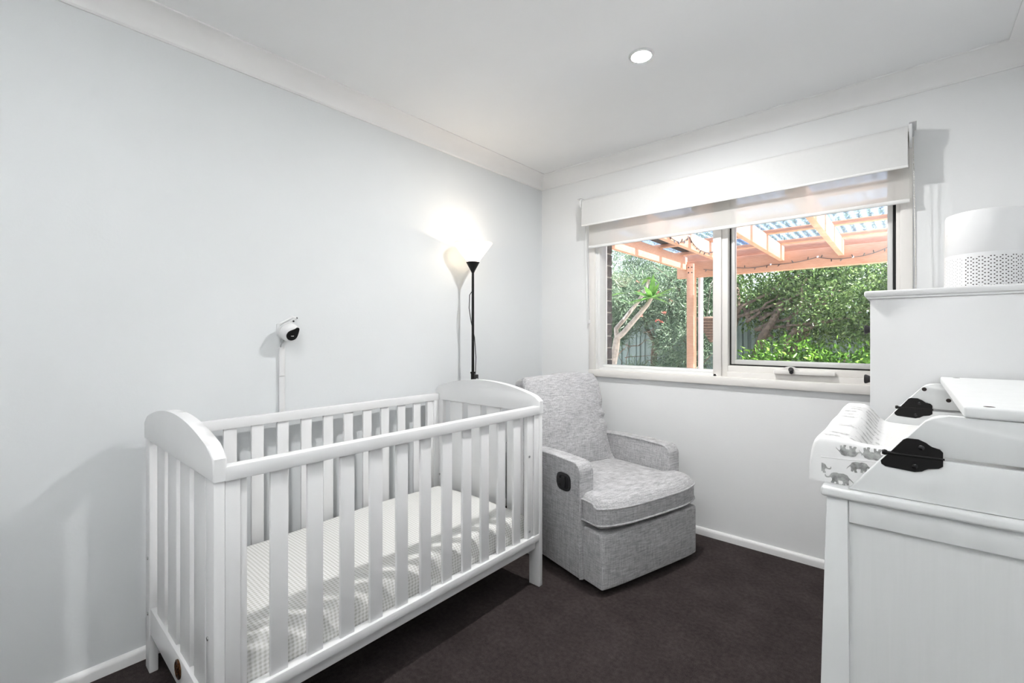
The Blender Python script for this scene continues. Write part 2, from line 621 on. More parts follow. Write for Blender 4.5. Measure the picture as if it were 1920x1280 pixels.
struct('floor', bx(-0.1, RX + 0.1, RY - 0.1, 0.10, -0.12, 0.0), M['carpet'], label='dark charcoal carpet covering the bedroom floor')
struct('ceiling', bx(-0.1, RX + 0.1, RY - 0.1, 0.22, RZ, RZ + 0.1), M['ceiling'], label='white plaster ceiling')
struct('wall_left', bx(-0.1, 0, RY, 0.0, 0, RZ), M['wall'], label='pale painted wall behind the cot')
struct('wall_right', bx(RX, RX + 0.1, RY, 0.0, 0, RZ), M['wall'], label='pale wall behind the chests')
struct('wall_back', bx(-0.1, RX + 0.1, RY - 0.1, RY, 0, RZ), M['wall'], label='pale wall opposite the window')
bm = B()
box(bm, -0.1, OX0, 0, 0.11, 0, RZ)
box(bm, OX1, RX + 0.1, 0, 0.11, 0, RZ)
box(bm, OX0, OX1, 0, 0.11, 0, OZ0)
box(bm, OX0, OX1, 0, 0.11, OZ1, RZ)
struct('wall_window', bm, M['wall_lightened'], smooth=False, label='pale wall with the wide window')


# cove cornice: concave quarter profile
def cornice_profile():
    pts = [(0, 0), (0.006, 0)]
    pts += [(0.09 - 0.078 * math.cos(R(a)), -0.078 * 0 + 0.078 * math.sin(R(a)) + 0.006) for a in range(0, 91, 9)]
    pts += [(0.09, 0.084), (0.09, 0.09), (0, 0.09)]
    return pts   # (out from wall, up)


cp = cornice_profile()
Z0 = RZ - 0.09
struct('trim_1', prism(B(), [(o, Z0 + u) for o, u in cp], 'y', RY, 0), M['cornice'], label='white cove cornice above the cot wall')
struct('trim_2', prism(B(), [(-o, Z0 + u) for o, u in cp], 'x', 0, RX), M['cornice'], label='white cove cornice above the window wall')
struct('trim_3', prism(B(), [(RX - o, Z0 + u) for o, u in cp], 'y', RY, 0), M['cornice'], label='white cove cornice above the chests')
struct('trim_4', prism(B(), [(RY + o, Z0 + u) for o, u in cp], 'x', 0, RX), M['cornice'], label='white cove cornice on the back wall')


def skirt_profile():
    return [(0, -0.005), (0.016, -0.005), (0.016, 0.028), (0.013, 0.037), (0.007, 0.042), (0, 0.043)]


sp = skirt_profile()
struct('baseboard_left', prism(B(), sp, 'y', RY, 0), M['skirt'], label='low white skirting along the cot wall')
struct('baseboard_window', prism(B(), [(-o, u) for o, u in sp], 'x', 0, RX), M['skirt'], label='low white skirting under the window')
struct('baseboard_right', prism(B(), [(RX - o, u) for o, u in sp], 'y', RY, 0), M['skirt'], label='low white skirting behind the chests')
struct('baseboard_back', prism(B(), [(RY + o, u) for o, u in sp], 'x', 1.215, RX), M['skirt'], label='low white skirting on the back wall')

# door on the wall behind the camera
dr = thing('door_1', 'white flush door on the wall opposite the window', None, (0.75, RY, 0), kind='structure')
obj('door_leaf', bx(0.35, 1.15, RY, RY + 0.03, 0.01, 2.04, r=0.003), M['skirt'], dr)
for (x0, x1, z0, z1) in ((0.285, 0.35, 0.0, 2.105), (1.15, 1.215, 0.0, 2.105), (0.35, 1.15, 2.04, 2.105)):
    obj('door_frame', bx(x0, x1, RY, RY + 0.045, z0, z1, r=0.004), M['skirt'], dr)
bm = B()
disc_between(bm, (1.08, RY + 0.03, 1.0), (0, 1, 0), 0.025, 0.012)
tube(bm, [(1.08, RY + 0.04, 1.0), (1.08, RY + 0.075, 1.0), (1.0, RY + 0.08, 1.0), (0.97, RY + 0.08, 1.0)], 0.009)
obj('door_handle', bm, M['chrome'], dr)

# ------------------------------------------------------------------ window
win = thing('window_1', 'wide cream-framed window with a fixed pane and an awning sash', None, ((OX0 + OX1) / 2, 0, OZ0), kind='structure')


def win_part(name, m, *a, r=0.003):
    return obj(name, bx(*a, r=r), m, win)


# architrave
win_part('architrave', M['pvc_frame'], 0.43, OX0 + 0.004, -0.018, 0.0, 0.905, 2.145, r=0.005)
win_part('architrave', M['pvc_frame'], OX1 - 0.004, 2.157, -0.018, 0.0, 0.905, 2.145, r=0.005)
win_part('architrave', M['pvc_frame'], 0.43, 2.157, -0.018, 0.0, OZ1 - 0.004, 2.145, r=0.005)
win_part('sill', M['pvc_frame'], 0.43, 2.157, -0.026, 0.01, 0.905, 0.953, r=0.006)
# fixed outer frame
win_part('frame_jamb', M['frame_white'], OX0, 0.489, -0.004, 0.11, OZ0, OZ1)
win_part('frame_jamb', M['frame_white'], 0.489, 0.507, 0.004, 0.11, OZ0, OZ1)
win_part('frame_jamb', M['pvc_frame'], 2.097, OX1, -0.004, 0.11, OZ0, OZ1)
win_part('frame_head', M['pvc_frame'], 0.507, 2.097, 0.0, 0.11, 2.06, OZ1)
win_part('frame_sill', M['frame_white'], 0.507, 1.29, 0.0, 0.11, OZ0, 0.969)
win_part('frame_sill', M['frame_white'], 0.507, 1.28, 0.05, 0.11, 0.969, 0.986)
win_part('mullion', M['pvc_frame'], 1.268, 1.315, 0.0, 0.11, OZ0, 2.06, r=0.004)
win_part('mullion', M['pvc_frame'], 1.315, 1.349, 0.012, 0.11, OZ0, 2.06, r=0.004)
win_part('frame_sill', M['pvc_frame'], 1.349, 2.097, -0.004, 0.11, OZ0, 0.984)
win_part('frame_sill', M['pvc_frame'], 1.349, 2.097, 0.012, 0.11, 0.984, 1.018)
# black weather seal round the sash, then the sash itself
bm = B()
for a in ((1.349, 1.358, 0.05, 0.10, 1.018, 2.06), (2.085, 2.097, 0.05, 0.10, 1.018, 2.06), (1.358, 2.085, 0.05, 0.10, 1.018, 1.026), (1.358, 2.085, 0.05, 0.10, 2.052, 2.06)):
    box(bm, *a)
obj('weather_seal', bm, M['gasket'], win)
win_part('sash_stile', M['alu'], 1.358, 1.378, 0.045, 0.085, 1.026, 2.052)
win_part('sash_stile', M['alu'], 2.064, 2.085, 0.045, 0.085, 1.026, 2.052)
win_part('sash_rail', M['alu'], 1.378, 2.064, 0.045, 0.085, 1.026, 1.052)
win_part('sash_rail', M['alu'], 1.378, 2.064, 0.045, 0.085, 2.03, 2.052)
win_part('pane', M['glass'], 0.505, 1.272, 0.090, 0.094, 0.984, 2.06, r=0)
win_part('pane', M['glass'], 1.376, 2.066, 0.063, 0.067, 1.05, 2.032, r=0)
# chain winder
wd = obj('winder', bx(1.592, 1.865, -0.03, 0.008, 0.986, 1.008, r=0.004), M['pvc_frame'], win)
bm = B()
prism(bm, [(1.615 + 0.10 * i / 12, 1.006 + 0.022 * math.sin(PI * i / 12)) for i in range(13)], 'y', -0.024, 0.004, r=0.002)
obj('winder_housing', bm, M['pvc_frame'], wd)
bm = B()
disc_between(bm, (1.672, -0.022, 1.010), (0.15, -1, 0.2), 0.0125, 0.026)
disc_between(bm, (1.676, -0.040, 1.004), (0.2, -1, -0.4), 0.010, 0.016)
obj('winder_knob', bm, M['black_plastic'], wd)

# brick outer skin seen beyond the left jamb
ew = thing('wall_exterior', 'dark brick outer leaf of the house wall', None, (0, 0.11, 0), kind='structure')
bm = B()
xb = 0.486
box(bm, -0.8, xb - 0.006, 0.112, 0.215, -0.4, 2.7)
box(bm, 2.14, 3.6, 0.112, 0.215, -0.4, 2.7)
box(bm, xb - 0.006, 2.14, 0.112, 0.215, -0.4, 0.93)
box(bm, xb - 0.006, 2.14, 0.112, 0.215, 2.14, 2.7)
obj('mortar_bed', bm, M['mortar'], ew, smooth=False)
for k in range(15):
    z0 = 0.935 + k * 0.086
    hw = 0.11 if k % 2 else 0.23
    b_ = obj('brick', bx(xb - hw, xb + random.uniform(-0.002, 0.002), 0.116, 0.222, z0, z0 + 0.076, r=0.003, seg=1), M['brick'], ew)
    b_ = obj('brick', bx(xb - hw - 0.24, xb - hw - 0.01, 0.116, 0.222, z0, z0 + 0.076, r=0.003, seg=1), M['brick'], ew)
obj('brick_sill', bx(xb - 0.05, 2.2, 0.112, 0.25, 0.90, 0.948, r=0.004), M['brick'], ew)
# eaves of the house
struct('roof_eaves', bx(-1.2, 4.2, 0.215, 0.62, 2.44, 2.50), M['frame_white'], label='white eaves soffit outside the window')
struct('roof_slab', bx(-1.2, 4.2, RY - 0.4, 0.62, 2.52, 2.60), M['fence'], label='house roof above the room')

# ================================================================== DOWNLIGHTS
for i, (x, y, lab) in enumerate(((1.272, -0.966, 'round white recessed downlight in ceiling near window'), (1.272, -2.75, 'round white recessed downlight in ceiling above cot end'))):
    d = thing('downlight', lab, 'downlight', (x, y, RZ), group=None)
    m = Matrix.Translation((x, y, 0))
    obj('trim_ring', lathe(B(), [(0.041, RZ - 0.001), (0.041, RZ - 0.006), (0.052, RZ - 0.004), (0.054, RZ)], 40, m, cap=False), M['white_plastic'], d)
    obj('lens', lathe(B(), [(0.0, RZ - 0.0045), (0.041, RZ - 0.0045), (0.041, RZ - 0.001)], 40, m, cap=False), M['downlight%d' % i], d)

# ================================================================== COT
CX0, CX1, CY0, CY1 = 0.062, 0.820, -2.440, -1.073
CT = 0.026
cot = thing('cot', 'white wooden baby cot with slatted sides and arched ends', 'cot', ((CX0 + CX1) / 2, (CY0 + CY1) / 2, 0))
lac = M['lacquer']


def arch_outline():
    pts = []
    n = 28
    for i in range(n + 1):
        t = i / n
        x = CX0 - 0.004 + (CX1 - CX0 + 0.008) * t
        s = (2 * t - 1)
        z = 0.893 + 0.064 * (1 - abs(s) ** 2.0)
        if t < 0.02 or t > 0.98:
            z -= 0.012
        pts.append((x, z))
    pts += [(CX1 + 0.004, 0.823), (CX0 - 0.004, 0.823)]
    return pts


for (y0, y1, near) in ((CY0, CY0 + CT, True), (CY1 - CT, CY1, False)):
    obj('arched_rail', prism(B(), arch_outline(), 'y', y0 - 0.004, y1 + 0.004, r=0.006, seg=3), lac, cot)
    for (x0, x1) in ((CX0, CX0 + 0.058), (CX1 - 0.062, CX1)):
        obj('post', bx(x0, x1, y0, y1, 0.0, 0.824, r=0.003), lac, cot)
    er = obj('end_rail', bx(CX0 + 0.05, CX1 - 0.055, y0 + 0.003, y1 - 0.003, 0.135, 0.228, r=0.003), lac, cot)
    for cx_ in (0.222, 0.366, 0.510, 0.654):
        obj('slat', bx(cx_ - 0.05, cx_ + 0.05, y0 + 0.012, y1 - 0.002, 0.222, 0.83, r=0.002), lac, cot)
    if near:
        bd = obj('badge', lathe(B(), [(0.0, 0.0), (0.028, 0.0), (0.028, 0.004), (0.024, 0.0055), (0.022, 0.0035), (0.0, 0.0035)], 32,
                 Matrix.Translation((0.485, y0 + 0.003, 0.192)) @ Matrix.Rotation(R(90), 4, 'X'), cap=False), M['brass'], cot)
        bd['label'] = 'small round antique brass badge'
        bm = B()
        for a in range(0, 360, 45):
            px, pz = 0.485 + 0.012 * math.cos(R(a)), 0.192 + 0.012 * math.sin(R(a))
            box(bm, px - 0.003, px + 0.003, y0 - 0.003, y0 + 0.001, pz - 0.003, pz + 0.003, r=0.001, seg=1)
        box(bm, 0.481, 0.489, y0 - 0.003, y0 + 0.001, 0.184, 0.200, r=0.001, seg=1)
        obj('badge_relief', bm, M['brass'], bd)
    yb = y0 if near else y0
    for (bx_, bz_) in (((0.100, 0.402), (0.100, 0.205), (0.775, 0.412)) if near else ((0.095, 0.392),)):
        obj('bolt', disc_between(B(), (bx_, yb, bz_), (0, -1, 0), 0.0055, 0.003), M['chrome'], cot)

NS, PITCH = 11, 0.10265
for (x0, x1) in ((CX1 - 0.030, CX1), (CX0, CX0 + 0.030)):
    front = x0 > 0.4
    yA, yB = CY0 + CT, CY1 - CT
    obj('top_rail', bx(x0 - 0.003, x1 + (0.004 if front else 0.0), yA - 0.002, yB + 0.002, 0.820, 0.858, r=0.0022), lac, cot)
    obj('bottom_rail', bx(x0 - 0.002, x1 + (0.002 if front else 0.0), yA, yB, 0.222, 0.253, r=0.003), lac, cot)
    for (ya, yb_, dx) in ((yA, yA + 0.036, 0.0), (yA + 0.0365, yA + 0.054, 0.006), (yB - 0.036, yB, 0.0), (yB - 0.054, yB - 0.0365, 0.006), (yB - 0.082, yB - 0.0545, 0.003)):
        obj('stile', bx(x0 + dx, x1 - dx - 0.002, ya, yb_, 0.25, 0.822, r=0.002), lac, cot)
    for k in range(NS):
        yc = -2.277 + PITCH * k
        obj('slat', bx(x0 + 0.009, x1 - 0.008, yc - 0.024, yc + 0.024, 0.248, 0.824, r=0.003), lac, cot)
    if front:
        for z_ in (0.632, 0.285):
            obj('bolt', disc_between(B(), (x1 - 0.005, yB - 0.069, z_), (1, 0, 0), 0.0055, 0.003), M['chrome'], cot)
# mattress base frame under the rails
obj('base_rail', bx(0.775, 0.800, CY0 + CT, CY1 - CT, 0.178, 0.224, r=0.003), lac, cot)
obj('base_rail', bx(0.095, 0.120, CY0 + CT, CY1 - CT, 0.178, 0.224, r=0.003), lac, cot)
for k in range(8):
    y = CY0 + 0.12 + k * 0.155
    obj('base_slat', bx(0.10, 0.79, y - 0.03, y + 0.03, 0.224, 0.236, r=0.002), lac, cot)


# mattress with a gingham fitted sheet
def mattress_bm():
    x0, x1, y0, y1, zb = 0.098, 0.786, CY0 + 0.034, CY1 - 0.034, 0.237
    r = 0.06
    def axis(a, b, k):
        e = [0, 0.03, 0.1, 0.2, 0.35, 0.5, 0.7, 0.85, 1.0]
        return [a + r * q for q in e] + [a + r + (b - a - 2 * r) * i / k for i in range(1, k)] + [b - r * q for q in e[::-1]]
    X, Y = axis(x0, x1, 30), axis(y0, y1, 70)
    def h(x, y):
        top = 0.347 + 0.005 * math.sin(x * 9) * math.sin(y * 7) + 0.010 * math.exp(-((x - 0.3) / 0.25) ** 2)
        top += 0.004 * math.sin(y * 23 + x * 12) * smooth01((x - 0.6) / 0.12)
        d = min(x - x0, x1 - x, y - y0, y1 - y)
        e = 1.0
        for dd in (x - x0, x1 - x, y - y0, y1 - y):
            q = min(1, max(0, dd / r))
            e = min(e, 1.0) * math.sqrt(max(0, 1 - (1 - q) ** 2.6))
        return zb + (top - zb) * max(0.0, e)
    bm = B()
    g = [[bm.verts.new((x, y, h(x, y))) for y in Y] for x in X]
    # creases of the elasticated sheet along the front edge
    for i in range(len(X)):
        for j in range(len(Y)):
            v = g[i][j]
            s = smooth01((v.co.x - (x1 - 0.05)) / 0.05)
            if s > 0 and v.co.z > zb + 0.002:
                v.co.z += s * 0.008 * math.sin(v.co.y * 31 + 2 * math.sin(v.co.y * 9))
                v.co.x += s * 0.006 * math.sin(v.co.y * 27 + v.co.z * 60)
    for i in range(len(X) - 1):
        for j in range(len(Y) - 1):
            bm.faces.new((g[i][j], g[i + 1][j], g[i + 1][j + 1], g[i][j + 1]))
    return bm


mt = thing('cot_mattress', 'cot mattress under a pale grey and white gingham fitted sheet', 'mattress', (0.442, -1.756, 0.237))
obj('fitted_sheet', mattress_bm(), M['gingham'], mt, ang=80)
obj('mattress_core', bx(0.15, 0.735, -2.35, -1.16, 0.2365, 0.30, r=0.01), M['terry'], mt)

# ================================================================== ARMCHAIR
FW = Vector((0.9612, -0.2758, 0))
LT = Vector((0.2758, 0.9612, 0))
chair = thing('armchair', 'light grey linen recliner armchair with piped cushions', 'armchair',
              Vector((0.968, -0.973, 0)) + FW * -0.28 + LT * 0.365, math.atan2(-0.2758, 0.9612))
lin = M['linen']
UO, VO = 0.28, -0.365      # local x = u + UO, local y = v + VO


def L3(u, v, z):
    return Vector((u + UO, v + VO, z))


obj('swivel_base', lathe(B(), [(0.0, 0.0), (0.24, 0.0), (0.24, 0.018), (0.20, 0.03), (0.06, 0.035), (0.06, 0.09), (0, 0.09)], 40, Matrix.Translation((0.0, 0.0, 0)), cap=False), M['dark_base'], chair)
# frame under the seat
obj('seat_box', bx(UO - 0.60, UO - 0.005, VO + 0.075, VO + 0.655, 0.06, 0.30, r=0.01), lin, chair)


def arm_outline(dz=0.0, inset=0.0):
    i = inset
    pts = [(UO - 0.66 + i, 0.032 + i), (UO - i, 0.032 + i)]
    pts += arc(UO - 0.05, 0.583 - 0.05, 0.05 - i, 0, 90, 8)
    pts += [(UO - 0.2, 0.586 - i), (UO - 0.40, 0.580 - i), (UO - 0.66 + i, 0.560 - i)]
    return pts


for v0 in (0.0, 0.648):
    ar = obj('arm', prism(B(), arm_outline(), 'y', VO + v0, VO + v0 + 0.082, r=0.012, seg=3), lin, chair, ang=30)
    for vv in (v0 + 0.001, v0 + 0.081):
        ol = arm_outline(inset=0.004)
        obj('piping', tube(B(), [(p[0], VO + vv, p[1]) for p in ol[1:]], 0.0042, 6), lin, ar)

# T-shaped seat cushion
def seat_warp(p):
    u = p.x
    t = smooth01((u - 0.105) / 0.03)
    w = 0.280 + (0.352 - 0.280) * t
    y = p.y / 0.352 * w
    z = p.z
    s = max(0, min(1, (u + 0.30) / 0.6))
    z += 0.012 * smooth01(s) - 0.02 * smooth01((u - 0.18) / 0.12) * (1 if p.z > 0 else 0)
    # front face bellies forward and its corners round off
    x = u
    if u > 0.2:
        x -= 0.045 * (abs(y) / 0.352) ** 4 * smooth01((u - 0.2) / 0.08)
    return Vector((x + UO - 0.135, y, z + 0.362))


SH = (0.292, 0.352, 0.070)
seat = obj('seat_cushion', puffy(SH, 0.03, (46, 22, 5), (0.006, 0.004, 0.016), seat_warp, 2.4), lin, chair, ang=70)
for sz in (0.046, -0.050):
    ring = []
    for i in range(25):
        ring.append(seat_warp(Vector((0.135 + 0.15 * i / 24, -0.3555, sz))))
    for i in range(1, 40):
        y = -0.350 + 0.70 * i / 40
        ring.append(seat_warp(Vector((0.2925 + 0.005 * (1 - (y / 0.352) ** 2), y, sz))))
    for i in range(25):
        ring.append(seat_warp(Vector((0.285 - 0.15 * i / 24, 0.3555, sz))))
    obj('piping', tube(B(), ring, 0.0048, 6), lin, seat)


# footrest panel
def foot_warp(p):
    x = p.x
    x -= 0.012 * (abs(p.y) / 0.347) ** 6
    return Vector((x + UO + 0.065, p.y + 0.002, p.z + 0.157))


obj('footrest', puffy((0.070, 0.347, 0.127), 0.012, (4, 16, 8), (0.008, 0.0, 0.0), foot_warp), lin, chair, ang=40)

# back: reclined shell and loose cushion
TILT = math.atan2(0.165, 0.53)


def back_place(p):
    # local: y across, z up the back, x thickness (front +)
    c, s = math.cos(TILT), math.sin(TILT)
    return Vector((UO - 0.47 + p.x * c - p.z * s, p.y, 0.39 + p.x * s + p.z * c))


def cushion_warp(p):
    t = (p.z + 0.285) / 0.57
    y = p.y * (1.0 - 0.02 * t)
    x = p.x
    z = p.z
    if x > 0:
        # gathered corners and shallow wrinkles
        e = smooth01((abs(p.y) - 0.17) / 0.12)
        x += 0.008 * e * math.sin(z * 48 + 2.6 * math.sin(z * 19)) * (0.5 if p.y < 0 else 1.4)
        x += 0.007 * math.exp(-((z + 0.13) / 0.06) ** 2) * math.sin(p.y * 14)
        tp = smooth01((z - 0.16) / 0.11)
        x += 0.0055 * tp * math.sin(p.y * 62 + 1.5 * math.sin(p.y * 17)) * (0.35 + 0.65 * math.cos(p.y * 4) ** 2)
        x -= 0.006 * math.exp(-((z + 0.05 - 0.12 * p.y) / 0.07) ** 2)
    z += 0.006 * math.sin(p.y * 11 + 0.5) * smooth01((z - 0.2) / 0.08)
    return back_place(Vector((x, y, z + 0.285)))


CH = (0.062, 0.298, 0.285)
bc = obj('back_cushion', puffy(CH, 0.03, (6, 54, 54), (0.055, 0.004, 0.014), cushion_warp, 2.2), lin, chair, ang=75)
ring = []
py_, pz_ = 0.292, 0.279
for i in range(30): ring.append(Vector((0.042, -py_ + 2 * py_ * i / 30, pz_ + 0.006 * (1 - (2 * i / 30 - 1) ** 2))))
for i in range(30): ring.append(Vector((0.042, py_, pz_ - 2 * pz_ * i / 30)))
for i in range(30): ring.append(Vector((0.042, py_ - 2 * py_ * i / 30, -pz_)))
for i in range(30): ring.append(Vector((0.042, -py_, -pz_ + 2 * pz_ * i / 30)))
obj('piping', tube(B(), [cushion_warp(p) for p in ring], 0.0045, 6, closed=True), lin, bc)
obj('back_shell', puffy((0.04, 0.305, 0.34), 0.025, (4, 10, 10), (0.006, 0.004, 0.004), lambda p: back_place(Vector((p.x - 0.105, p.y, p.z + 0.19)))), lin, chair, ang=70)

# recline handle let into the near arm
hx, hz = UO - 0.121, 0.470
ov = [(hx + 0.052 * math.copysign(abs(math.cos(a)) ** 0.6, math.cos(a)), hz + 0.043 * math.copysign(abs(math.sin(a)) ** 0.6, math.sin(a))) for a in [2 * PI * i / 36 for i in range(36)]]
hd = obj('recline_handle', prism(B(), ov, 'y', VO - 0.006, VO + 0.004, r=0.003), M['black_plastic'], chair)
hd['label'] = 'black oval recline handle'
ov2 = [(hx + 0.006 + 0.034 * math.copysign(abs(math.cos(a)) ** 0.5, math.cos(a)), hz + 0.030 * math.copysign(abs(math.sin(a)) ** 0.5, math.sin(a))) for a in [2 * PI * i / 30 for i in range(30)]]
obj('handle_recess', prism(B(), ov2, 'y', VO - 0.0068, VO - 0.005), M['black_gloss'], hd)
lev = [(hx - 0.034, hz - 0.013), (hx - 0.012, hz - 0.013), (hx - 0.008, hz - 0.026), (hx + 0.016, hz - 0.026), (hx + 0.020, hz), (hx + 0.016, hz + 0.026), (hx - 0.008, hz + 0.026), (hx - 0.012, hz + 0.013), (hx - 0.034, hz + 0.013)]
obj('handle_lever', prism(B(), lev, 'y', VO - 0.0105, VO - 0.005, r=0.001, seg=1), M['black_plastic'], hd)

# ================================================================== FLOOR LAMP AND ADDED FILL LAMP
def floor_lamp(lx, ly, label, watts, col, bulb, shade, zl):
    lamp = thing('floor_lamp', label, 'lamp', (lx, ly, 0))
    mL = Matrix.Translation((lx, ly, 0))
    obj('base', lathe(B(), [(0.0, 0.0), (0.118, 0.0), (0.12, 0.006), (0.115, 0.014), (0.03, 0.028), (0.012, 0.05), (0.0, 0.05)], 40, mL, cap=False), M['black_metal'], lamp)
    obj('pole', lathe(B(), [(0.012, 0.04), (0.012, 0.960), (0.0155, 0.962), (0.0155, 0.970), (0.0085, 0.973), (0.0075, 1.59)], 16, mL), M['black_metal'], lamp)
    obj('cup', lathe(B(), [(0.008, 1.575), (0.012, 1.585), (0.040, 1.637), (0.041, 1.640), (0.036, 1.640)], 32, mL), M['black_metal'], lamp)
    obj('shade', lathe(B(), [(0.034, 1.634), (0.0375, 1.645), (0.119, 1.752), (0.1195, 1.756), (0.116, 1.755), (0.036, 1.650)], 48, mL, cap=False), shade, lamp)
    obj('bulb', lathe(B(), [(0.012, 1.636), (0.014, 1.642), (0.020, 1.650), (0.018, 1.656), (0.0, 1.660)], 24, mL), bulb, lamp)
    pl = bpy.data.lights.new('lamp_light', 'POINT')
    pl.energy = watts
    pl.color = col
    pl.shadow_soft_size = 0.008
    po = bpy.data.objects.new('lamp_light', pl)
    COL.objects.link(po)
    po.parent = lamp
    po.location = (0, 0, zl)
    bm = B()
    tube(bm, [(lx - 0.008, ly - 0.002, 1.46), (lx - 0.016, ly - 0.012, 1.44), (lx - 0.014, ly - 0.018, 1.36), (lx - 0.006, ly - 0.010, 1.28), (lx + 0.010, ly + 0.004, 1.18), (lx + 0.016, ly + 0.010, 1.06), (lx + 0.010, ly + 0.012, 0.97), (lx + 0.012, ly + 0.010, 0.6), (lx + 0.010, ly + 0.010, 0.1), (lx + 0.03, ly + 0.05, 0.035)], 0.0028, 6)
    obj('cord', bm, M['black_plastic'], lamp)
    sw = obj('switch', bx(lx + 0.008, lx + 0.024, ly - 0.002, ly + 0.026, 0.905, 0.955, r=0.004), M['black_plastic'], lamp)
    obj('switch_button', bx(lx + 0.020, lx + 0.027, ly + 0.002, ly + 0.018, 0.913, 0.932, r=0.002), M['grey_plastic'], sw)
    return lamp


floor_lamp(0.135, -0.872, 'slim black uplighter floor lamp with white cone shade behind cot', LAMP_W, (1.0, 0.84, 0.66), M['bulb'], M['shade'], 1.735)
floor_lamp(2.15, -3.45, 'added unseen fill lamp, black uplighter with metal bowl opposite window', FILL_LAMP_W, (1.0, 0.985, 0.97), M['fill_bulb'], M['white_plastic'], 1.672)  # added behind the camera to brighten the room by ceiling bounce

# ================================================================== BABY MONITOR + CORD COVER
mon = thing('baby_monitor', 'small white baby monitor camera with black teardrop face on wall', 'camera', (0.0, -1.935, 1.215))
mc = Vector((0.058, -1.932, 1.207))
fd = Vector((0.86, 0.02, -0.36)).normalized()
QM = Matrix.Translation(mc) @ fd.to_track_quat('Z', 'Y').to_matrix().to_4x4()
obj('mount_plate', bx(0.0, 0.005, -1.965, -1.920, 1.195, 1.245, r=0.002), M['white_plastic'], mon)
obj('mount_arm', tube(B(), [(0.004, -1.944, 1.222), (0.03, -1.942, 1.220), (0.045, -1.938, 1.214)], [0.016, 0.014, 0.02], 14), M['white_plastic'], mon)
obj('body', lathe(B(), [(0.0, -0.042), (0.020, -0.040), (0.034, -0.028), (0.0405, -0.008), (0.0405, 0.008), (0.037, 0.020), (0.030, 0.027), (0.0, 0.029)], 40, QM, cap=False), M['white_plastic'], mon, ang=60)
obj('body_ring', lathe(B(), [(0.0385, -0.022), (0.0425, -0.019), (0.0435, -0.012), (0.0425, -0.007), (0.039, -0.006)], 40, QM, cap=False), M['white_plastic'], mon)
# teardrop face, point up to the right
td = []
for i in range(40):
    a = 2 * PI * i / 40
    rr = 0.0245
    x, y = rr * math.cos(a), rr * math.sin(a)
    k = max(0.0, math.cos(a - R(52)))
    ext = 0.018 * k ** 6
    td.append((x + ext * math.cos(R(52)), y + ext * math.sin(R(52))))


def on_front(p, h):
    rr = math.hypot(*p)
    z = 0.0292 - 0.0035 * (rr / 0.03) ** 2
    return QM @ Vector((p[0], p[1], z + h))


# orientation of the face's own axes: x to the camera's right, y up
xax = Vector((0, 1, 0)) - fd * fd.y
xax.normalize()
yax = fd.cross(xax)
FM = Matrix((( xax.x, yax.x, fd.x, mc.x), (xax.y, yax.y, fd.y, mc.y), (xax.z, yax.z, fd.z, mc.z), (0, 0, 0, 1)))
bm = B()
top = [bm.verts.new(FM @ Vector((p[0], p[1] - 0.002, 0.0315 - 2.5 * (p[0] ** 2 + p[1] ** 2)))) for p in td]
low = [bm.verts.new(FM @ Vector((p[0], p[1] - 0.002, 0.020))) for p in td]
bm.faces.new(top)
for i in range(40):
    bm.faces.new((top[i], low[i], low[(i + 1) % 40], top[(i + 1) % 40]))
fc = obj('face', bm, M['black_gloss'], mon)
bm = B()
for (a0, a1) in ((-0.006, -0.0035), (-0.003, -0.0012), (-0.0007, 0.0012), (0.0017, 0.0035), (0.004, 0.006)):
    vs = [bm.verts.new(FM @ Vector((x, y, 0.0330))) for x, y in ((a0, -0.0055), (a1, -0.0055), (a1 + 0.0006, -0.0025), (a0 + 0.0006, -0.0025))]
    bm.faces.new(vs)
obj('logo', bm, M['white_plastic'], fc, smooth=False)
# clip bracket on top
bm = B()
for (p, q) in (((0.012, -1.955, 1.245), (0.030, -1.905, 1.276)), ((0.012, -1.940, 1.238), (0.034, -1.900, 1.268)), ((0.020, -1.905, 1.276), (0.024, -1.885, 1.272))):
    tube(bm, [p, q], 0.006, 8)
obj('clip', bm, M['white_plastic'], mon)
obj('clip_screw', disc_between(B(), (0.036, -1.905, 1.258), (1, 0, 0), 0.004, 0.003), M['black_metal'], mon)
obj('clip_screw', disc_between(B(), (0.026, -1.886, 1.273), (1, 0.2, 0.2), 0.004, 0.003), M['black_metal'], mon)
obj('plug', tube(B(), [(0.040, -1.950, 1.172), (0.034, -1.954, 1.160)], 0.005, 8), M['grey_plastic'], mon)
obj('cable', tube(B(), [(0.034, -1.954, 1.162), (0.020, -1.954, 1.148), (0.010, -1.950, 1.138), (0.008, -1.948, 1.12)], 0.0028, 6), M['grey_plastic'], mon)

cc = thing('cord_cover', 'slim white cord cover running down the wall behind cot', 'cord cover', (0, -1.945, 0.45))
for (z0, z1) in ((0.45, 1.010), (1.0115, 1.142)):
    obj('cover_strip', prism(B(), [(0, -1.957), (0.012, -1.957), (0.0155, -1.952), (0.0155, -1.937), (0.012, -1.932), (0, -1.932)], 'z', z0, z1), M['white_plastic'], cc)


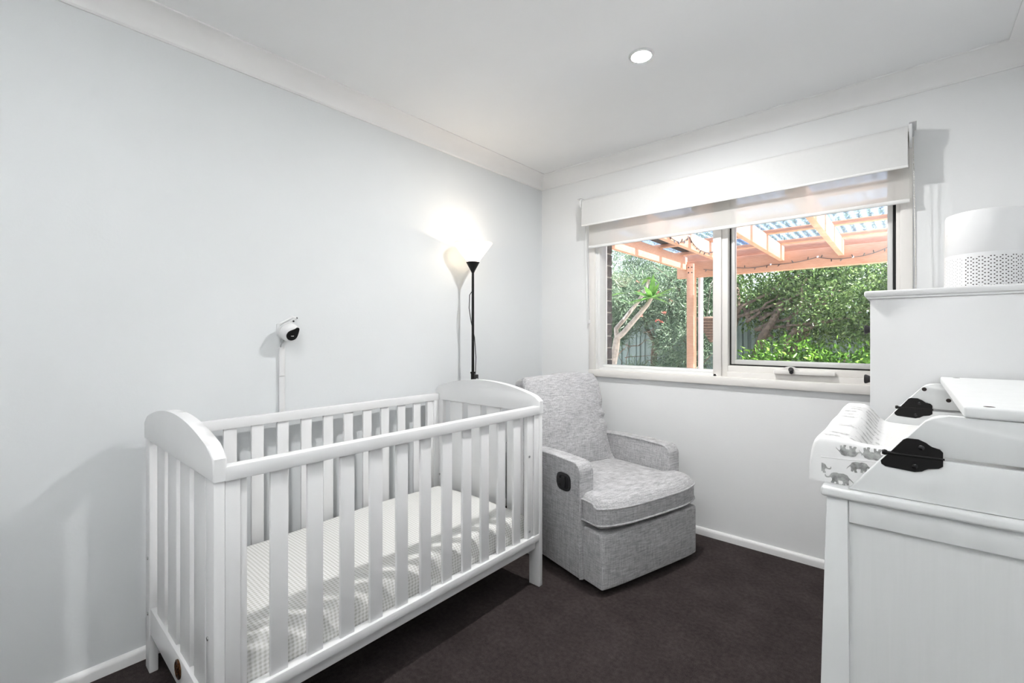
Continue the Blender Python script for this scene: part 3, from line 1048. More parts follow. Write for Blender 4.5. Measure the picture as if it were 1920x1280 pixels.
# ================================================================== ROLLER BLINDS
def blind(name, label, x0, x1, yr, zr, rr, zbot, fab, rail_r, cat='blind'):
    t = thing(name, label, cat, ((x0 + x1) / 2, yr, zr))
    mx_ = Matrix.Translation((x0, yr, zr)) @ Matrix.Rotation(R(90), 4, 'Y')
    obj('roller', lathe(B(), [(rr, 0.0), (rr, x1 - x0)], 32, mx_), M['blockout'] if fab == 'blockout' else M['sheer_roll'], t)
    th = 0.0009
    yf = yr - rr - th
    obj('fabric', bx(x0 + 0.001, x1 - 0.001, yf - th / 2, yf + th / 2, zbot, zr), M[fab], t, smooth=False)
    ro = prism(B(), [(yf + rail_r * 0.55 * math.cos(a), zbot - 0.002 + rail_r * math.sin(a)) for a in [2 * PI * i / 16 for i in range(16)]], 'x', x0, x1)
    obj('bottom_rail', ro, M['blind_rail'], t)
    return t


M['sheer_roll'] = plain('rolled_sheer_fabric', (0.82, 0.81, 0.79), 0.8)
bb = blind('roller_blind', 'white blockout roller blind rolled up high over window', 0.435, 2.140, -0.088, 2.108, 0.030, 1.952, 'blockout', 0.006)
sb = blind('roller_blind', 'sheer white roller blind hanging lower than the blockout blind', 0.452, 2.146, -0.030, 2.125, 0.020, 1.812, 'sheer', 0.010)
for xs, sg in ((0.420, -1), (2.143, 1)):
    bm = B()
    prism(bm, [(0.0, 2.06), (-0.055, 2.055), (-0.105, 2.07), (-0.122, 2.095), (-0.122, 2.125), (-0.110, 2.140), (0.0, 2.146)], 'x', xs, xs + 0.011, r=0.002)
    box(bm, min(xs, xs + 0.02 * sg), max(xs + 0.011, xs + 0.011 + 0.015 * sg), -0.122, 0, 2.1415, 2.1445)
    obj('bracket', bm, M['white_plastic'], bb)
bm = B()
for sx in (2.157,):
    for (dy, ph) in ((-0.060, 0.0), (-0.088, 0.4)):
        n = 150
        for i in range(n):
            z = 2.13 - i * 0.0068
            y = dy + (0.012 if dy < -0.07 else -0.002) * smooth01(i / n)
            bmesh.ops.create_icosphere(bm, subdivisions=1, radius=0.0026, matrix=Matrix.Translation((sx + 0.014 * i / n, y, z)))
ch = obj('bead_chain', bm, M['bead'], bb)
obj('chain_drum', disc_between(B(), (2.154, -0.088, 2.108), (1, 0, 0), 0.022, 0.006, 24), M['grey_plastic'], bb)
bm = B()
tube(bm, [(0.416, -0.036, 2.12), (0.420, -0.040, 1.7), (0.437, -0.030, 1.30)], 0.0016, 6)
tube(bm, [(0.416, -0.022, 2.12), (0.430, -0.022, 1.7), (0.440, -0.022, 1.30)], 0.0016, 6)
obj('pull_cord', bm, M['white_plastic'], sb)
obj('cord_tensioner', bx(0.432, 0.444, -0.034, -0.0005, 1.276, 1.302, r=0.002), M['white_plastic'], sb)

# ================================================================== TALL CHEST
TX0, TX1, TY0, TY1, TZ = 2.046, 2.520, -0.925, -0.115, 1.312
tall = thing('tall_chest', 'tall white chest of drawers with black knobs beside window', 'chest', ((TX0 + TX1) / 2, (TY0 + TY1) / 2, 0))
tw = M['tall_white']
for (y0, y1) in ((TY0, TY0 + 0.02), (TY1 - 0.02, TY1)):
    obj('side_panel', bx(TX0, TX1, y0, y1, 0.10, TZ, r=0.002), tw, tall)
obj('back_panel', bx(TX1 - 0.008, TX1, TY0 + 0.02, TY1 - 0.02, 0.10, TZ, r=0), tw, tall)
for (x, y) in ((TX0, TY0), (TX0, TY1 - 0.05), (TX1 - 0.05, TY0), (TX1 - 0.05, TY1 - 0.05)):
    obj('leg', bx(x, x + 0.05, y, y + 0.05, 0.0, 0.10, r=0.003), tw, tall)
obj('plinth', bx(TX0 + 0.004, TX0 + 0.022, TY0 + 0.05, TY1 - 0.05, 0.05, 0.12, r=0.002), tw, tall)
# moulded top: cove under a bullnosed slab
bm = B()
box(bm, TX0 - 0.008, TX1, TY0 - 0.008, TY1 + 0.008, TZ, TZ + 0.007, r=0.002)
box(bm, TX0 - 0.015, TX1, TY0 - 0.015, TY1 + 0.015, TZ + 0.007, TZ + 0.026, r=0.006, seg=3)
obj('top', bm, tw, tall)
rows = [(1.13, 1.300, 2), (0.945, 1.125, 2), (0.69, 0.94, 1), (0.415, 0.685, 1), (0.13, 0.41, 1)]
for (z0, z1, n) in rows:
    w_ = (TY1 - TY0 - 0.05) / n
    for k in range(n):
        y0 = TY0 + 0.025 + k * w_ + 0.002
        dw = obj('drawer', bx(TX0 + 0.001, TX0 + 0.02, y0, y0 + w_ - 0.004, z0 + 0.002, z1 - 0.002, r=0.002), tw, tall)
        obj('drawer_box', bx(TX0 + 0.02, TX1 - 0.05, y0 + 0.008, y0 + w_ - 0.012, z0 + 0.012, z1 - 0.03), tw, dw)
        ks = [y0 + w_ / 2] if n == 2 else [y0 + w_ * 0.24, y0 + w_ * 0.74]
        for ky in ks:
            mk = Matrix.Translation((TX0 + 0.001, ky, (z0 + z1) / 2)) @ Matrix.Rotation(R(-90), 4, 'Y')
            obj('knob', lathe(B(), [(0.0085, 0.0), (0.0085, 0.006), (0.016, 0.022), (0.0165, 0.0265), (0.013, 0.029), (0.0, 0.0295)], 24, mk, cap=False), M['black_plastic'], dw)

# ================================================================== AIR PURIFIER
PC = Vector((2.333, -0.655, TZ + 0.026))
PR, PH = 0.098, 0.258
pur = thing('air_purifier', 'white cylindrical air purifier with perforated lower half on chest', 'air purifier', PC)
mP = Matrix.Translation(PC)
wp = M['white_plastic']


def prad(z):
    return PR * (1.0 + 0.03 * (1 - z / PH))


obj('lower_shell', lathe(B(), [(0.0, 0.0), (prad(0) - 0.006, 0.0), (prad(0), 0.004), (prad(0.12), 0.1205)], 72, mP, cap=False), wp, pur)
obj('upper_shell', lathe(B(), [(prad(0.12) - 0.0015, 0.1195), (prad(0.1215), 0.1215), (PR, PH - 0.008), (PR - 0.0022, PH - 0.002), (PR - 0.008, PH), (PR - 0.016, PH - 0.003), (PR - 0.024, PH - 0.016), (0.0, PH - 0.018)], 72, mP, cap=False), wp, pur)
# row of outlet louvres inside the rim
for k in range(4):
    r_ = 0.018 + 0.015 * k
    obj('outlet_ring', lathe(B(), [(r_, PH - 0.018), (r_, PH - 0.010), (r_ + 0.004, PH - 0.010), (r_ + 0.004, PH - 0.018)], 36, mP, cap=False), wp, pur)


def hole_mesh(a0, a1, scale):
    """triangular perforations on the cylinder between two angles"""
    bm = B()
    da = 0.26
    cols = int((a1 - a0) / da)
    for c in range(cols + 1):
        for rr in range(9):
            for s, (oa, oz, flip) in enumerate(((0.0, 0.0, 1), (0.045, 0.0058, -1), (0.13, 0.0058, 1), (0.175, 0.0, -1))):
                a = a0 + c * da + oa
                if a > a1: continue
                z = 0.0070 + rr * 0.0116 + oz
                if z > 0.111: continue
                h = 0.0023 * scale
                rad = prad(z) + 0.0004
                tri = [(flip * h * 1.15, 0), (-flip * h * 0.8, h), (-flip * h * 0.8, -h)]
                vs = []
                for (dx, dz) in tri:
                    aa = a + dx / rad
                    vs.append(bm.verts.new(PC + Vector((rad * math.cos(aa), rad * math.sin(aa), z + dz))))
                bm.faces.new(vs if flip > 0 else vs[::-1])
    return bm


toCam = math.atan2(-2.81 + 0.655, 2.138 - 2.333)
split = toCam - 0.46
hm = obj('vent_holes', hole_mesh(split, split + 4.4, 1.0), M['hole'], pur, smooth=False)
hm['kind'] = 'stuff'
hp = obj('vent_dimples', hole_mesh(split - 1.85, split - 0.06, 0.7), M['dimple'], pur, smooth=False)
hp['kind'] = 'stuff'
# small lettering that shows at the edge of the shell
cu = bpy.data.curves.new('brand_text', 'FONT')
cu.body = 's'
cu.size = 0.011
to = bpy.data.objects.new('brand_text_tmp', cu)
COL.objects.link(to)
bpy.context.view_layer.update()
dg = bpy.context.evaluated_depsgraph_get()
tme = bpy.data.meshes.new_from_object(to.evaluated_get(dg))
bpy.data.objects.remove(to)
aS = toCam - 1.19
zS = 0.190
for v in tme.vertices:
    aa = aS + v.co.x / PR
    rad = prad(zS) + 0.0005
    v.co = PC + Vector((rad * math.cos(aa), rad * math.sin(aa), zS + v.co.y))
tme.name = 'brand_text'
finish('brand_text', tme, M['grey_plastic'], pur, smooth=False)

# ================================================================== CHANGING TABLE CHEST
DX0, DX1, DY0, DY1 = 2.012, 2.522, -1.688, -0.945
DZ = 0.868
dres = thing('changing_table', 'white wooden changing table chest with black hinges and folded top', 'changing table', ((DX0 + DX1) / 2, (DY0 + DY1) / 2, 0))
pw = M['panel_white']
obj('top', bx(DX0 - 0.008, DX1, DY0 - 0.010, DY1 + 0.010, DZ, DZ + 0.020, r=0.006, seg=3), pw, dres)
for (y0, y1, pn) in ((DY0, DY0 + 0.026, DY0 + 0.010), (DY1 - 0.026, DY1, DY1 - 0.022)):
    obj('stile', prism(B(), [(DX0 + 0.001, DZ), (DX0 + 0.037, DZ), (DX0 + 0.040, 0.30), (DX0 + 0.030, 0.0), (DX0 - 0.022, 0.0), (DX0 - 0.012, 0.35)], 'y', y0, y1, r=0.002), pw, dres)
    obj('stile', prism(B(), [(DX1 - 0.037, DZ), (DX1 - 0.001, DZ), (DX1, 0.0), (DX1 - 0.03, 0.0), (DX1 - 0.040, 0.30)], 'y', y0, y1, r=0.002), pw, dres)
    obj('rail', bx(DX0 + 0.0375, DX1 - 0.0375, y0 + 0.001, y1, DZ - 0.046, DZ, r=0.002), pw, dres)
    obj('rail', bx(DX0 + 0.039, DX1 - 0.039, y0 + 0.001, y1, 0.11, 0.16, r=0.002), pw, dres)
    obj('panel', bx(DX0 + 0.036, DX1 - 0.036, pn, pn + 0.012, 0.15, DZ - 0.04), M['grain'], dres)
obj('back_panel', bx(DX1 - 0.01, DX1 - 0.004, DY0 + 0.026, DY1 - 0.026, 0.12, DZ), pw, dres)
obj('bottom_panel', bx(DX0 + 0.02, DX1 - 0.01, DY0 + 0.026, DY1 - 0.026, 0.12, 0.138), pw, dres)
for (z0, z1) in ((0.145, 0.38), (0.385, 0.62), (0.625, 0.862)):
    dw = obj('drawer', bx(DX0 + 0.002, DX0 + 0.022, DY0 + 0.029, DY1 - 0.029, z0, z1, r=0.002), pw, dres)
    obj('drawer_box', bx(DX0 + 0.022, DX1 - 0.04, DY0 + 0.04, DY1 - 0.04, z0 + 0.015, z1 - 0.03), pw, dw)
    obj('finger_groove', bx(DX0 + 0.0005, DX0 + 0.004, (DY0 + DY1) / 2 - 0.09, (DY0 + DY1) / 2 + 0.09, z1 - 0.03, z1 - 0.015, r=0.001), M['hole'], dw)


def board_lower(x):
    return [(2.049 + x, DZ + 0.0205), (2.52, DZ + 0.0205), (2.52, 0.969), (2.108 + x, 0.969)]


def board_upper(x):
    pts = [(2.52, 0.975), (2.52, 1.050), (2.194 + x, 1.050)]
    pts += [(2.182 + x, 1.049), (2.172 + x, 1.045), (2.163 + x, 1.037)]
    pts += [(2.112 + x, 0.975)]
    return pts


def hinge_outline(x, up):
    # profile of one hinge leaf, edge along the knuckle line z = 0.972
    s = 1 if up else -1
    z = 0.9725
    if up:
        return [(x + 2.106, z), (x + 2.180, z), (x + 2.180, z + 0.012), (x + 2.176, z + 0.017), (x + 2.165, z + 0.019), (x + 2.158, z + 0.026), (x + 2.147, z + 0.031), (x + 2.131, z + 0.031), (x + 2.126, z + 0.028)]
    return [(x + 2.106, z), (x + 2.093, z - 0.017), (x + 2.094, z - 0.023), (x + 2.100, z - 0.027), (x + 2.142, z - 0.030), (x + 2.152, z - 0.027), (x + 2.160, z - 0.020), (x + 2.174, z - 0.018), (x + 2.180, z - 0.013), (x + 2.180, z)]


for (y0, y1, near) in ((DY0 + 0.000, DY0 + 0.018, True), (DY1 - 0.018, DY1, False)):
    dx = 0.0 if near else 0.008
    obj('side_board', prism(B(), board_lower(dx)[::-1], 'y', y0, y1, r=0.003), pw, dres)
    ub = obj('folding_board', prism(B(), board_upper(dx)[::-1], 'y', y0, y1, r=0.003), pw, dres)
    hy = y0
    hx_ = dx + 0.006
    hg = obj('hinge', prism(B(), hinge_outline(hx_, True), 'y', hy - 0.0028, hy - 0.0002, r=0.0008, seg=1), M['black_metal'], dres)
    hg['label'] = 'black metal hinge plate'
    obj('hinge_leaf', prism(B(), hinge_outline(hx_, False), 'y', hy - 0.0028, hy - 0.0002, r=0.0008, seg=1), M['black_metal'], hg)
    obj('hinge_pin', tube(B(), [(2.097 + hx_, hy - 0.003, 0.9725), (2.182 + hx_, hy - 0.003, 0.9725)], [0.0030, 0.0018], 10), M['black_metal'], hg)
    obj('hinge_knuckle', lathe(B(), [(0.0, -0.004), (0.004, -0.004), (0.0055, 0.0), (0.004, 0.004), (0.0, 0.004)], 14, Matrix.Translation((2.099 + hx_, hy - 0.003, 0.9725)) @ Matrix.Rotation(R(90), 4, 'Y'), cap=False), M['black_metal'], hg)
    for (sx, sz) in ((2.153 + hx_, 0.989), (2.144 + hx_, 0.953)):
        obj('screw', disc_between(B(), (sx - 0.002, hy - 0.0028, sz), (0, -1, 0), 0.0045, 0.0016), M['black_gloss'], hg)
    if not near:
        for (sx, sz) in ((2.176, 1.032), (2.229, 1.003)):
            obj('peg_hole', disc_between(B(), (sx, hy + 0.002, sz), (0, -1, 0), 0.0062, 0.0024), M['hole'], ub)
ft = obj('folded_top', bx(2.212, 2.53, DY0 - 0.004, DY1 + 0.004, 1.0505, 1.0705, r=0.004, seg=3), pw, dres)
for (px, py) in ((2.245, DY0 + 0.016), (2.245, DY1 - 0.02)):
    obj('peg_hole', lathe(B(), [(0.0, 1.0708), (0.0075, 1.0708)], 20, Matrix.Translation((px, py, 0)), cap=False), M['hole'], ft)

# ================================================================== CHANGING PAD
AX0, AX1, AY0, AY1, AZ = 1.979, 2.485, -1.662, -0.970, 0.8885
PRD = 0.022


def pad_top(x, y):
    f = math.exp(-((x - 2.012) / 0.055) ** 4)
    b = math.exp(-((x - 2.452) / 0.055) ** 4)
    n = 0.55 * math.exp(-((y - (AY0 + 0.02)) / 0.05) ** 2)
    if x > 2.4: n *= 0.5
    rim = min(1.0, max(f, b) + n * (1 - max(f, b)) * 1.7)
    return 0.926 + 0.052 * rim + 0.0015 * math.sin(x * 40 + y * 25)


def pad_edge(x, y):
    e = 1.0
    for dd in (x - AX0, AX1 - x, y - AY0, AY1 - y):
        q = min(1, max(0, dd / PRD))
        e *= (1 - (1 - q) ** 3.0) ** (1 / 3.0)
    return e


def pad_z(x, y):
    return AZ + (pad_top(x, y) - AZ) * pad_edge(x, y)


def pad_axis(a, b, k):
    e = [0, 0.002, 0.01, 0.03, 0.07, 0.13, 0.22, 0.35, 0.5, 0.7, 0.85, 1.0]
    return [a + PRD * q for q in e] + [a + PRD + (b - a - 2 * PRD) * i / k for i in range(1, k)] + [b - PRD * q for q in e[::-1]]


pad = thing('changing_pad', 'white contoured changing pad with grey elephant print on changing table', 'changing pad', ((AX0 + AX1) / 2, (AY0 + AY1) / 2, AZ))
XA, YA = pad_axis(AX0, AX1, 40), pad_axis(AY0, AY1, 40)
bm = B()
g = [[bm.verts.new((x, y, pad_z(x, y))) for y in YA] for x in XA]
for i in range(len(XA) - 1):
    for j in range(len(YA) - 1):
        bm.faces.new((g[i][j], g[i + 1][j], g[i + 1][j + 1], g[i][j + 1]))
obj('cover', bm, M['pad_cotton'], pad, ang=80)
bm = B()
XT = [2.095 + 0.28 * i / 14 for i in range(15)]
YT = [-1.60 + 0.57 * i / 24 for i in range(25)]
g = [[bm.verts.new((x, y, pad_z(x, y) + 0.0025)) for y in YT] for x in XT]
for i in range(14):
    for j in range(24):
        bm.faces.new((g[i][j], g[i + 1][j], g[i + 1][j + 1], g[i][j + 1]))
obj('terry_liner', bm, M['terry'], pad, ang=80)

ELE = [(-.42, .10), (-.36, .2), (-.2, .26), (.0, .24), (.1, .26), (.2, .245), (.3, .2), (.355, .1), (.42, .02), (.5, .0), (.555, .05), (.56, .11), (.595, .09), (.59, -.01), (.52, -.065), (.42, -.055), (.34, -.02),
       (.29, -.06), (.28, -.15), (.34, -.27), (.3, -.31), (.2, -.3), (.17, -.2), (.1, -.24), (.12, -.31), (.0, -.31), (.02, -.12), (-.15, -.12), (-.18, -.2), (-.14, -.33), (-.26, -.34), (-.3, -.2), (-.34, -.3), (-.43, -.28), (-.41, -.1), (-.45, 0), (-.58, -.12), (-.62, -.2), (-.60, -.1)]


def elephant(place, s, ang, flip, mat):
    bm = B()
    vs = []
    for (a, b) in ELE:
        a = -a if flip else a
        x = s * (a * math.cos(ang) - b * math.sin(ang))
        y = s * (a * math.sin(ang) + b * math.cos(ang))
        vs.append(bm.verts.new((x, y, 0)))
    es = [bm.edges.new((vs[i], vs[(i + 1) % len(vs)])) for i in range(len(vs))]
    bmesh.ops.triangle_fill(bm, use_beauty=True, use_dissolve=False, edges=es)
    keep = True
    for v in bm.verts:
        p = place(v.co.x, v.co.y)
        if p is None:
            keep = False
            break
        v.co = p
    if not keep or not bm.faces:
        bm.free()
        return
    obj('elephant_print', bm, mat, pad, smooth=False)


def end_y(x, z):
    """y on the near end of the pad where its surface passes height z"""
    a, b = AY0, AY0 + PRD
    for _ in range(30):
        m_ = (a + b) / 2
        if pad_z(x, m_) < z: a = m_
        else: b = m_
    return a


def end_place(cx_, cz_):
    def f(a, b):
        x, z = cx_ + a, cz_ + b
        x = max(AX0 + 0.0225, x)
        return Vector((x, end_y(x, z) - 0.0010, z))
    return f


for (cx_, cz_, s, ang, flip) in ((2.048, 0.957, 0.036, PI, True), (2.087, 0.957, 0.038, PI, True), (2.066, 0.930, 0.036, 0.06, False), (1.997, 0.918, 0.036, 0.0, False), (2.031, 0.901, 0.040, 0.0, True)):
    elephant(end_place(cx_, cz_), s, ang, flip, M['print_grey'])


def top_place(cx_, cy_):
    def f(a, b):
        x, y = cx_ + b, cy_ + a * 0.0 + b * 0.0
        x, y = cx_ + a, cy_ + b
        if not (AX0 + 0.012 < x < AX1 - 0.012 and AY0 + 0.012 < y < AY1 - 0.012):
            return None
        return Vector((x, y, pad_z(x, y) + 0.0007))
    return f


rr_ = random.Random(4)
for j in range(12):
    for i, cx_ in enumerate((2.018, 2.066, 2.40, 2.45)):
        elephant(top_place(cx_ + rr_.uniform(-0.008, 0.008), AY0 + 0.05 + j * 0.052 + (0.026 if i % 2 else 0)), 0.036, rr_.choice((0, PI)) + rr_.uniform(-0.1, 0.1), rr_.random() < 0.5, M['print_faint'])
# seam across the end of the cover
pts = []
for i in range(30):
    x = 2.0 + 0.13 * i / 29
    z = 0.9395 + 0.006 * smooth01(i / 29)
    pts.append((x, end_y(x, z) - 0.0004, z))
obj('cover_seam', tube(B(), pts, 0.0011, 6), M['pad_cotton'], pad)

# ================================================================== OUTSIDE
GZ = -0.35
gr = obj('ground', bx(-14, 16, -14, 22, GZ - 0.2, GZ), M['bounce_ground'])
tag(gr, 'unseen garden ground, made pale to bounce light indoors', None, None, 'structure')
pv = M['bounce_paving']
gp = obj('bounce_slab', bx(-0.6, 4.6, 0.23, 3.4, GZ, GZ + 0.05), pv)  # added out of view as a reflector for the room
tag(gp, 'added unseen pale slab under the pergola, bounces light indoors', None, None, 'structure')

# ------------------------------------------------------------------ pergola
per = thing('pergola', 'orange timber pergola with clear corrugated roof outside window', 'pergola', (1.5, 1.8, GZ))
wood = M['wood']
BY0, BY1 = 2.955, 3.045
obj('beam', bx(-0.085, 4.3, BY0, BY1, 1.915, 2.115, r=0.004), wood, per)
for px in (0.046, 3.6):
    obj('post', bx(px, px + 0.088, BY0 - 0.022, BY1 - 0.010, GZ, 2.085, r=0.004), wood, per)
    if px < 1:
        for (bx_, bz_) in ((0.07, 2.04), (0.112, 2.04), (0.07, 1.975), (0.112, 1.975)):
            obj('bolt', disc_between(B(), (bx_, BY0 - 0.022, bz_), (0, -1, 0), 0.008, 0.005, 10), M['gasket'], per)
RAF = [0.018, 0.555, 1.088, 1.622, 2.16, 2.70, 3.24, 3.78]
for rx_ in RAF:
    obj('rafter', bx(rx_ - 0.024, rx_ + 0.024, 0.225, BY0 - 0.001 if rx_ > 0.1 else BY0 + 0.02, 2.015, 2.172, r=0.003), wood, per)
for y in (0.55, 1.05, 1.55, 2.15, 2.78):
    obj('purlin', bx(-0.10, 4.3, y - 0.038, y + 0.038, 2.172, 2.208, r=0.003), wood, per)
obj('fascia', bx(-0.10, 4.3, BY1 + 0.0, BY1 + 0.04, 2.08, 2.215, r=0.003), wood, per)
# corrugated roof sheets
def corrugated(x0, x1, y0, y1, z, amp, wl, th=0.0):
    n = int((x1 - x0) / wl * 10)
    xs = np.linspace(x0, x1, n + 1)
    zs = z + amp * np.sin(2 * PI * xs / wl)
    ys = np.linspace(y0, y1, 8)
    v = np.array([(x, y, zz) for y in ys for x, zz in zip(xs, zs)])
    k = n + 1
    f = np.array([(j * k + i, j * k + i + 1, (j + 1) * k + i + 1, (j + 1) * k + i) for j in range(7) for i in range(n)])
    return v, f


for k in range(5):
    x0 = -0.12 + k * 0.86
    v, f = corrugated(x0, x0 + 0.90, 0.23, 3.16, 2.221 + 0.003 * (k % 2), 0.0125, 0.076)
    numpy_mesh('roof_sheet', v, f, M['poly'], per, True)
bm = B()
for y in (1.55, 2.15, 2.78):
    for i in range(28):
        lathe(bm, [(0.0, 2.236), (0.006, 2.236), (0.009, 2.230), (0.009, 2.227)], 8, Matrix.Translation((-0.05 + i * 0.152, y, 0)), cap=False)
obj('roof_screws', bm, M['alu'], per)
obj('flashing', bx(0.06, 0.15, 0.3, 2.9, 2.209, 2.2135), M['gasket'], per)

# downpipe strapped behind the post
obj_dp = obj('downpipe', lathe(B(), [(0.03, GZ), (0.03, 2.05)], 20, Matrix.Translation((0.175, BY1 + 0.02, 0))), M['pipe'])
tag(obj_dp, 'white plastic downpipe beside the timber pergola post', 'pipe')
set_origin(obj_dp, (0.175, BY1 + 0.02, GZ))

# string lights along the beam and the rafter
def string_light(name, label, pts, seedn):
    rr = random.Random(seedn)
    t = thing(name, label, 'string lights', pts[0])
    P = [Vector(p) for p in pts]
    fine = []
    for a, b in zip(P[:-1], P[1:]):
        for i in range(10):
            q = a.lerp(b, i / 10)
            q.z -= 0.018 * math.sin(PI * i / 10)
            fine.append(q)
    fine.append(P[-1])
    obj('cable', tube(B(), fine, 0.0035, 5), M['wire'], t)
    for i, q in enumerate(fine):
        if i % 3 == 1:
            d = Vector((rr.uniform(-0.5, 0.5), -0.5, rr.choice((-1, 1)) * rr.uniform(0.5, 1.0))).normalized()
            obj('bulb', tube(B(), [q, q + d * 0.022, q + d * 0.035], [0.004, 0.006, 0.002], 5), M['wire'], t)
    for p in P[1:-1]:
        obj('hook', bx(p.x - 0.008, p.x + 0.008, p.y - 0.004, p.y + 0.012, p.z - 0.004, p.z + 0.012, r=0.002, seg=1), M['pipe'], t)
    return t


yb_ = BY0 - 0.010
string_light('string_lights', 'dark fairy-light string looped along the pergola beam', [(0.25, yb_, 2.0), (0.60, yb_, 1.99), (0.98, yb_, 1.985), (1.42, yb_, 2.02), (1.72, yb_, 1.985), (2.0, yb_, 2.055), (2.4, yb_, 1.99), (2.9, yb_, 2.04)], 3)
string_light('string_lights', 'dark fairy-light string tangled along a pergola rafter', [(0.60, 0.9, 2.08), (0.585, 1.25, 2.03), (0.59, 1.5, 2.12), (0.585, 1.8, 2.04), (0.59, 2.2, 2.07), (0.585, 2.6, 2.03), (0.59, 2.9, 2.06)], 5)

# ------------------------------------------------------------------ steel fence
fen = thing('fence', 'grey-green ribbed steel fence at the back of garden', 'fence', (-1, 5.9, GZ))
FY, FZ1 = 5.9, 1.52


def fence_panel(x0, x1):
    prof = []
    x = x0
    while x < x1 - 1e-6:
        for dx, dy in ((0.0, 0.0), (0.05, 0.0), (0.065, -0.028), (0.10, -0.028), (0.115, 0.0)):
            if x + dx <= x1: prof.append((x + dx, FY + dy))
        x += 0.165
    prof.append((x1, FY))
    bm = B()
    a = [bm.verts.new((p[0], p[1], GZ + 0.03)) for p in prof]
    b = [bm.verts.new((p[0], p[1], FZ1)) for p in prof]
    c = [bm.verts.new((p[0], p[1] + 0.002, GZ + 0.03)) for p in prof]
    d = [bm.verts.new((p[0], p[1] + 0.002, FZ1)) for p in prof]
    for i in range(len(prof) - 1):
        bm.faces.new((a[i], a[i + 1], b[i + 1], b[i]))
        bm.faces.new((c[i + 1], c[i], d[i], d[i + 1]))
    return bm


for k in range(7):
    x0 = -8 + k * 2.0
    obj('fence_panel', fence_panel(x0 + 0.03, x0 + 1.97), M['fence'], fen, smooth=False)
    obj('post', bx(x0 - 0.03, x0 + 0.03, FY - 0.03, FY + 0.03, GZ, FZ1 + 0.02), M['fence'], fen)
    obj('top_rail', bx(x0 + 0.03, x0 + 1.97, FY - 0.035, FY + 0.03, FZ1 - 0.01, FZ1 + 0.03, r=0.004), M['fence'], fen)


# ------------------------------------------------------------------ trees
def blob_points(n, centres):
    """points in shells of ellipsoids: centres = [(c, radii, weight)]"""
    out = []
    ws = np.array([c[2] for c in centres], dtype=float)
    ws /= ws.sum()
    for (c, rad, _), w in zip(centres, ws):
        k = int(n * w)
        d = RNG.normal(size=(k, 3))
        d /= np.linalg.norm(d, axis=1, keepdims=True)
        rr = RNG.uniform(0.35, 1.0, size=(k, 1)) ** 0.5
        out.append(np.array(c) + d * rr * np.array(rad))
    return np.concatenate(out)


def clustered(tips, per, spread):
    p = np.repeat(tips, per, axis=0)
    off = RNG.normal(size=p.shape) * spread
    return p + off, off


def branch(bm, pts, r0, r1):
    n = len(pts)
    tube(bm, pts, [r0 + (r1 - r0) * i / (n - 1) for i in range(n)], 9)


def wob(a, b, n, amp, seed):
    rr = random.Random(seed)
    a, b = Vector(a), Vector(b)
    out = []
    for i in range(n + 1):
        q = a.lerp(b, i / n)
        if 0 < i < n:
            q += Vector((rr.uniform(-amp, amp), rr.uniform(-amp, amp), rr.uniform(-amp, amp) * 0.5))
        out.append(q)
    return out


# dark glossy tree filling the sash view
ta = thing('tree', 'dense glossy-leaved tree with twisted brown trunks behind pergola', 'tree', (0.2, 4.9, GZ))
for i, (b_, t_, r0, r1) in enumerate((((0.02, 4.9, GZ), (0.75, 4.9, 1.75), 0.10, 0.045), ((0.16, 5.0, GZ), (1.35, 5.1, 1.85), 0.09, 0.035), ((-0.12, 4.95, GZ), (0.1, 4.9, 2.0), 0.085, 0.04), ((0.32, 4.85, GZ), (0.92, 4.8, 1.3), 0.075, 0.03))):
    bm = B()
    branch(bm, wob(b_, t_, 7, 0.07, 20 + i), r0, r1)
    obj('trunk', bm, M['bark'], ta)
for i in range(14):
    rr = random.Random(60 + i)
    a = Vector((rr.uniform(0.0, 0.9), 4.9, rr.uniform(1.1, 1.7)))
    b = a + Vector((rr.uniform(-0.5, 1.2), rr.uniform(-0.5, 0.4), rr.uniform(0.1, 0.7)))
    bm = B()
    branch(bm, wob(a, b, 5, 0.06, 90 + i), 0.028, 0.008)
    obj('limb', bm, M['bark'], ta)
tips = blob_points(2300, [((0.55, 5.2, 2.35), (1.1, 0.8, 0.75), 1.4), ((1.7, 4.9, 2.0), (1.15, 0.85, 0.95), 2.4), ((2.6, 4.7, 1.4), (0.95, 0.8, 1.2), 1.8), ((0.9, 5.25, 1.55), (0.75, 0.45, 0.55), 0.8), ((-0.5, 5.4, 2.5), (0.8, 0.6, 0.6), 0.8)])
p, off = clustered(tips, 17, 0.075)
fo = leaves('foliage', p, off + RNG.normal(size=p.shape) * 0.04 + np.array([0.02, -0.02, 0.0]), RNG.uniform(0.045, 0.085, len(p)), RNG.uniform(0.02, 0.034, len(p)), M['leaf_dark'], ta)
fo['kind'] = 'stuff'

# bright shrub low under it
ts = thing('shrub', 'low bright green leafy shrub under the dark tree', 'shrub', (1.1, 4.2, GZ))
bm = B()
for i in range(9):
    rr = random.Random(200 + i)
    branch(bm, wob((1.1 + rr.uniform(-0.3, 0.3), 4.2, GZ), (1.15 + rr.uniform(-0.8, 0.8), 4.2 + rr.uniform(-0.2, 0.2), rr.uniform(0.6, 1.05)), 4, 0.04, 220 + i), 0.014, 0.005)
obj('stems', bm, M['bark'], ts)
tips = blob_points(520, [((0.95, 4.25, 0.72), (0.6, 0.3, 0.38), 1.2), ((1.55, 4.2, 0.62), (0.5, 0.3, 0.42), 1.0), ((0.45, 4.4, 0.55), (0.35, 0.25, 0.28), 0.5)])
p, off = clustered(tips, 12, 0.06)
fo = leaves('foliage', p, off + RNG.normal(size=p.shape) * 0.05, RNG.uniform(0.05, 0.10, len(p)), RNG.uniform(0.025, 0.04, len(p)), M['leaf_bright'], ts)
fo['kind'] = 'stuff'

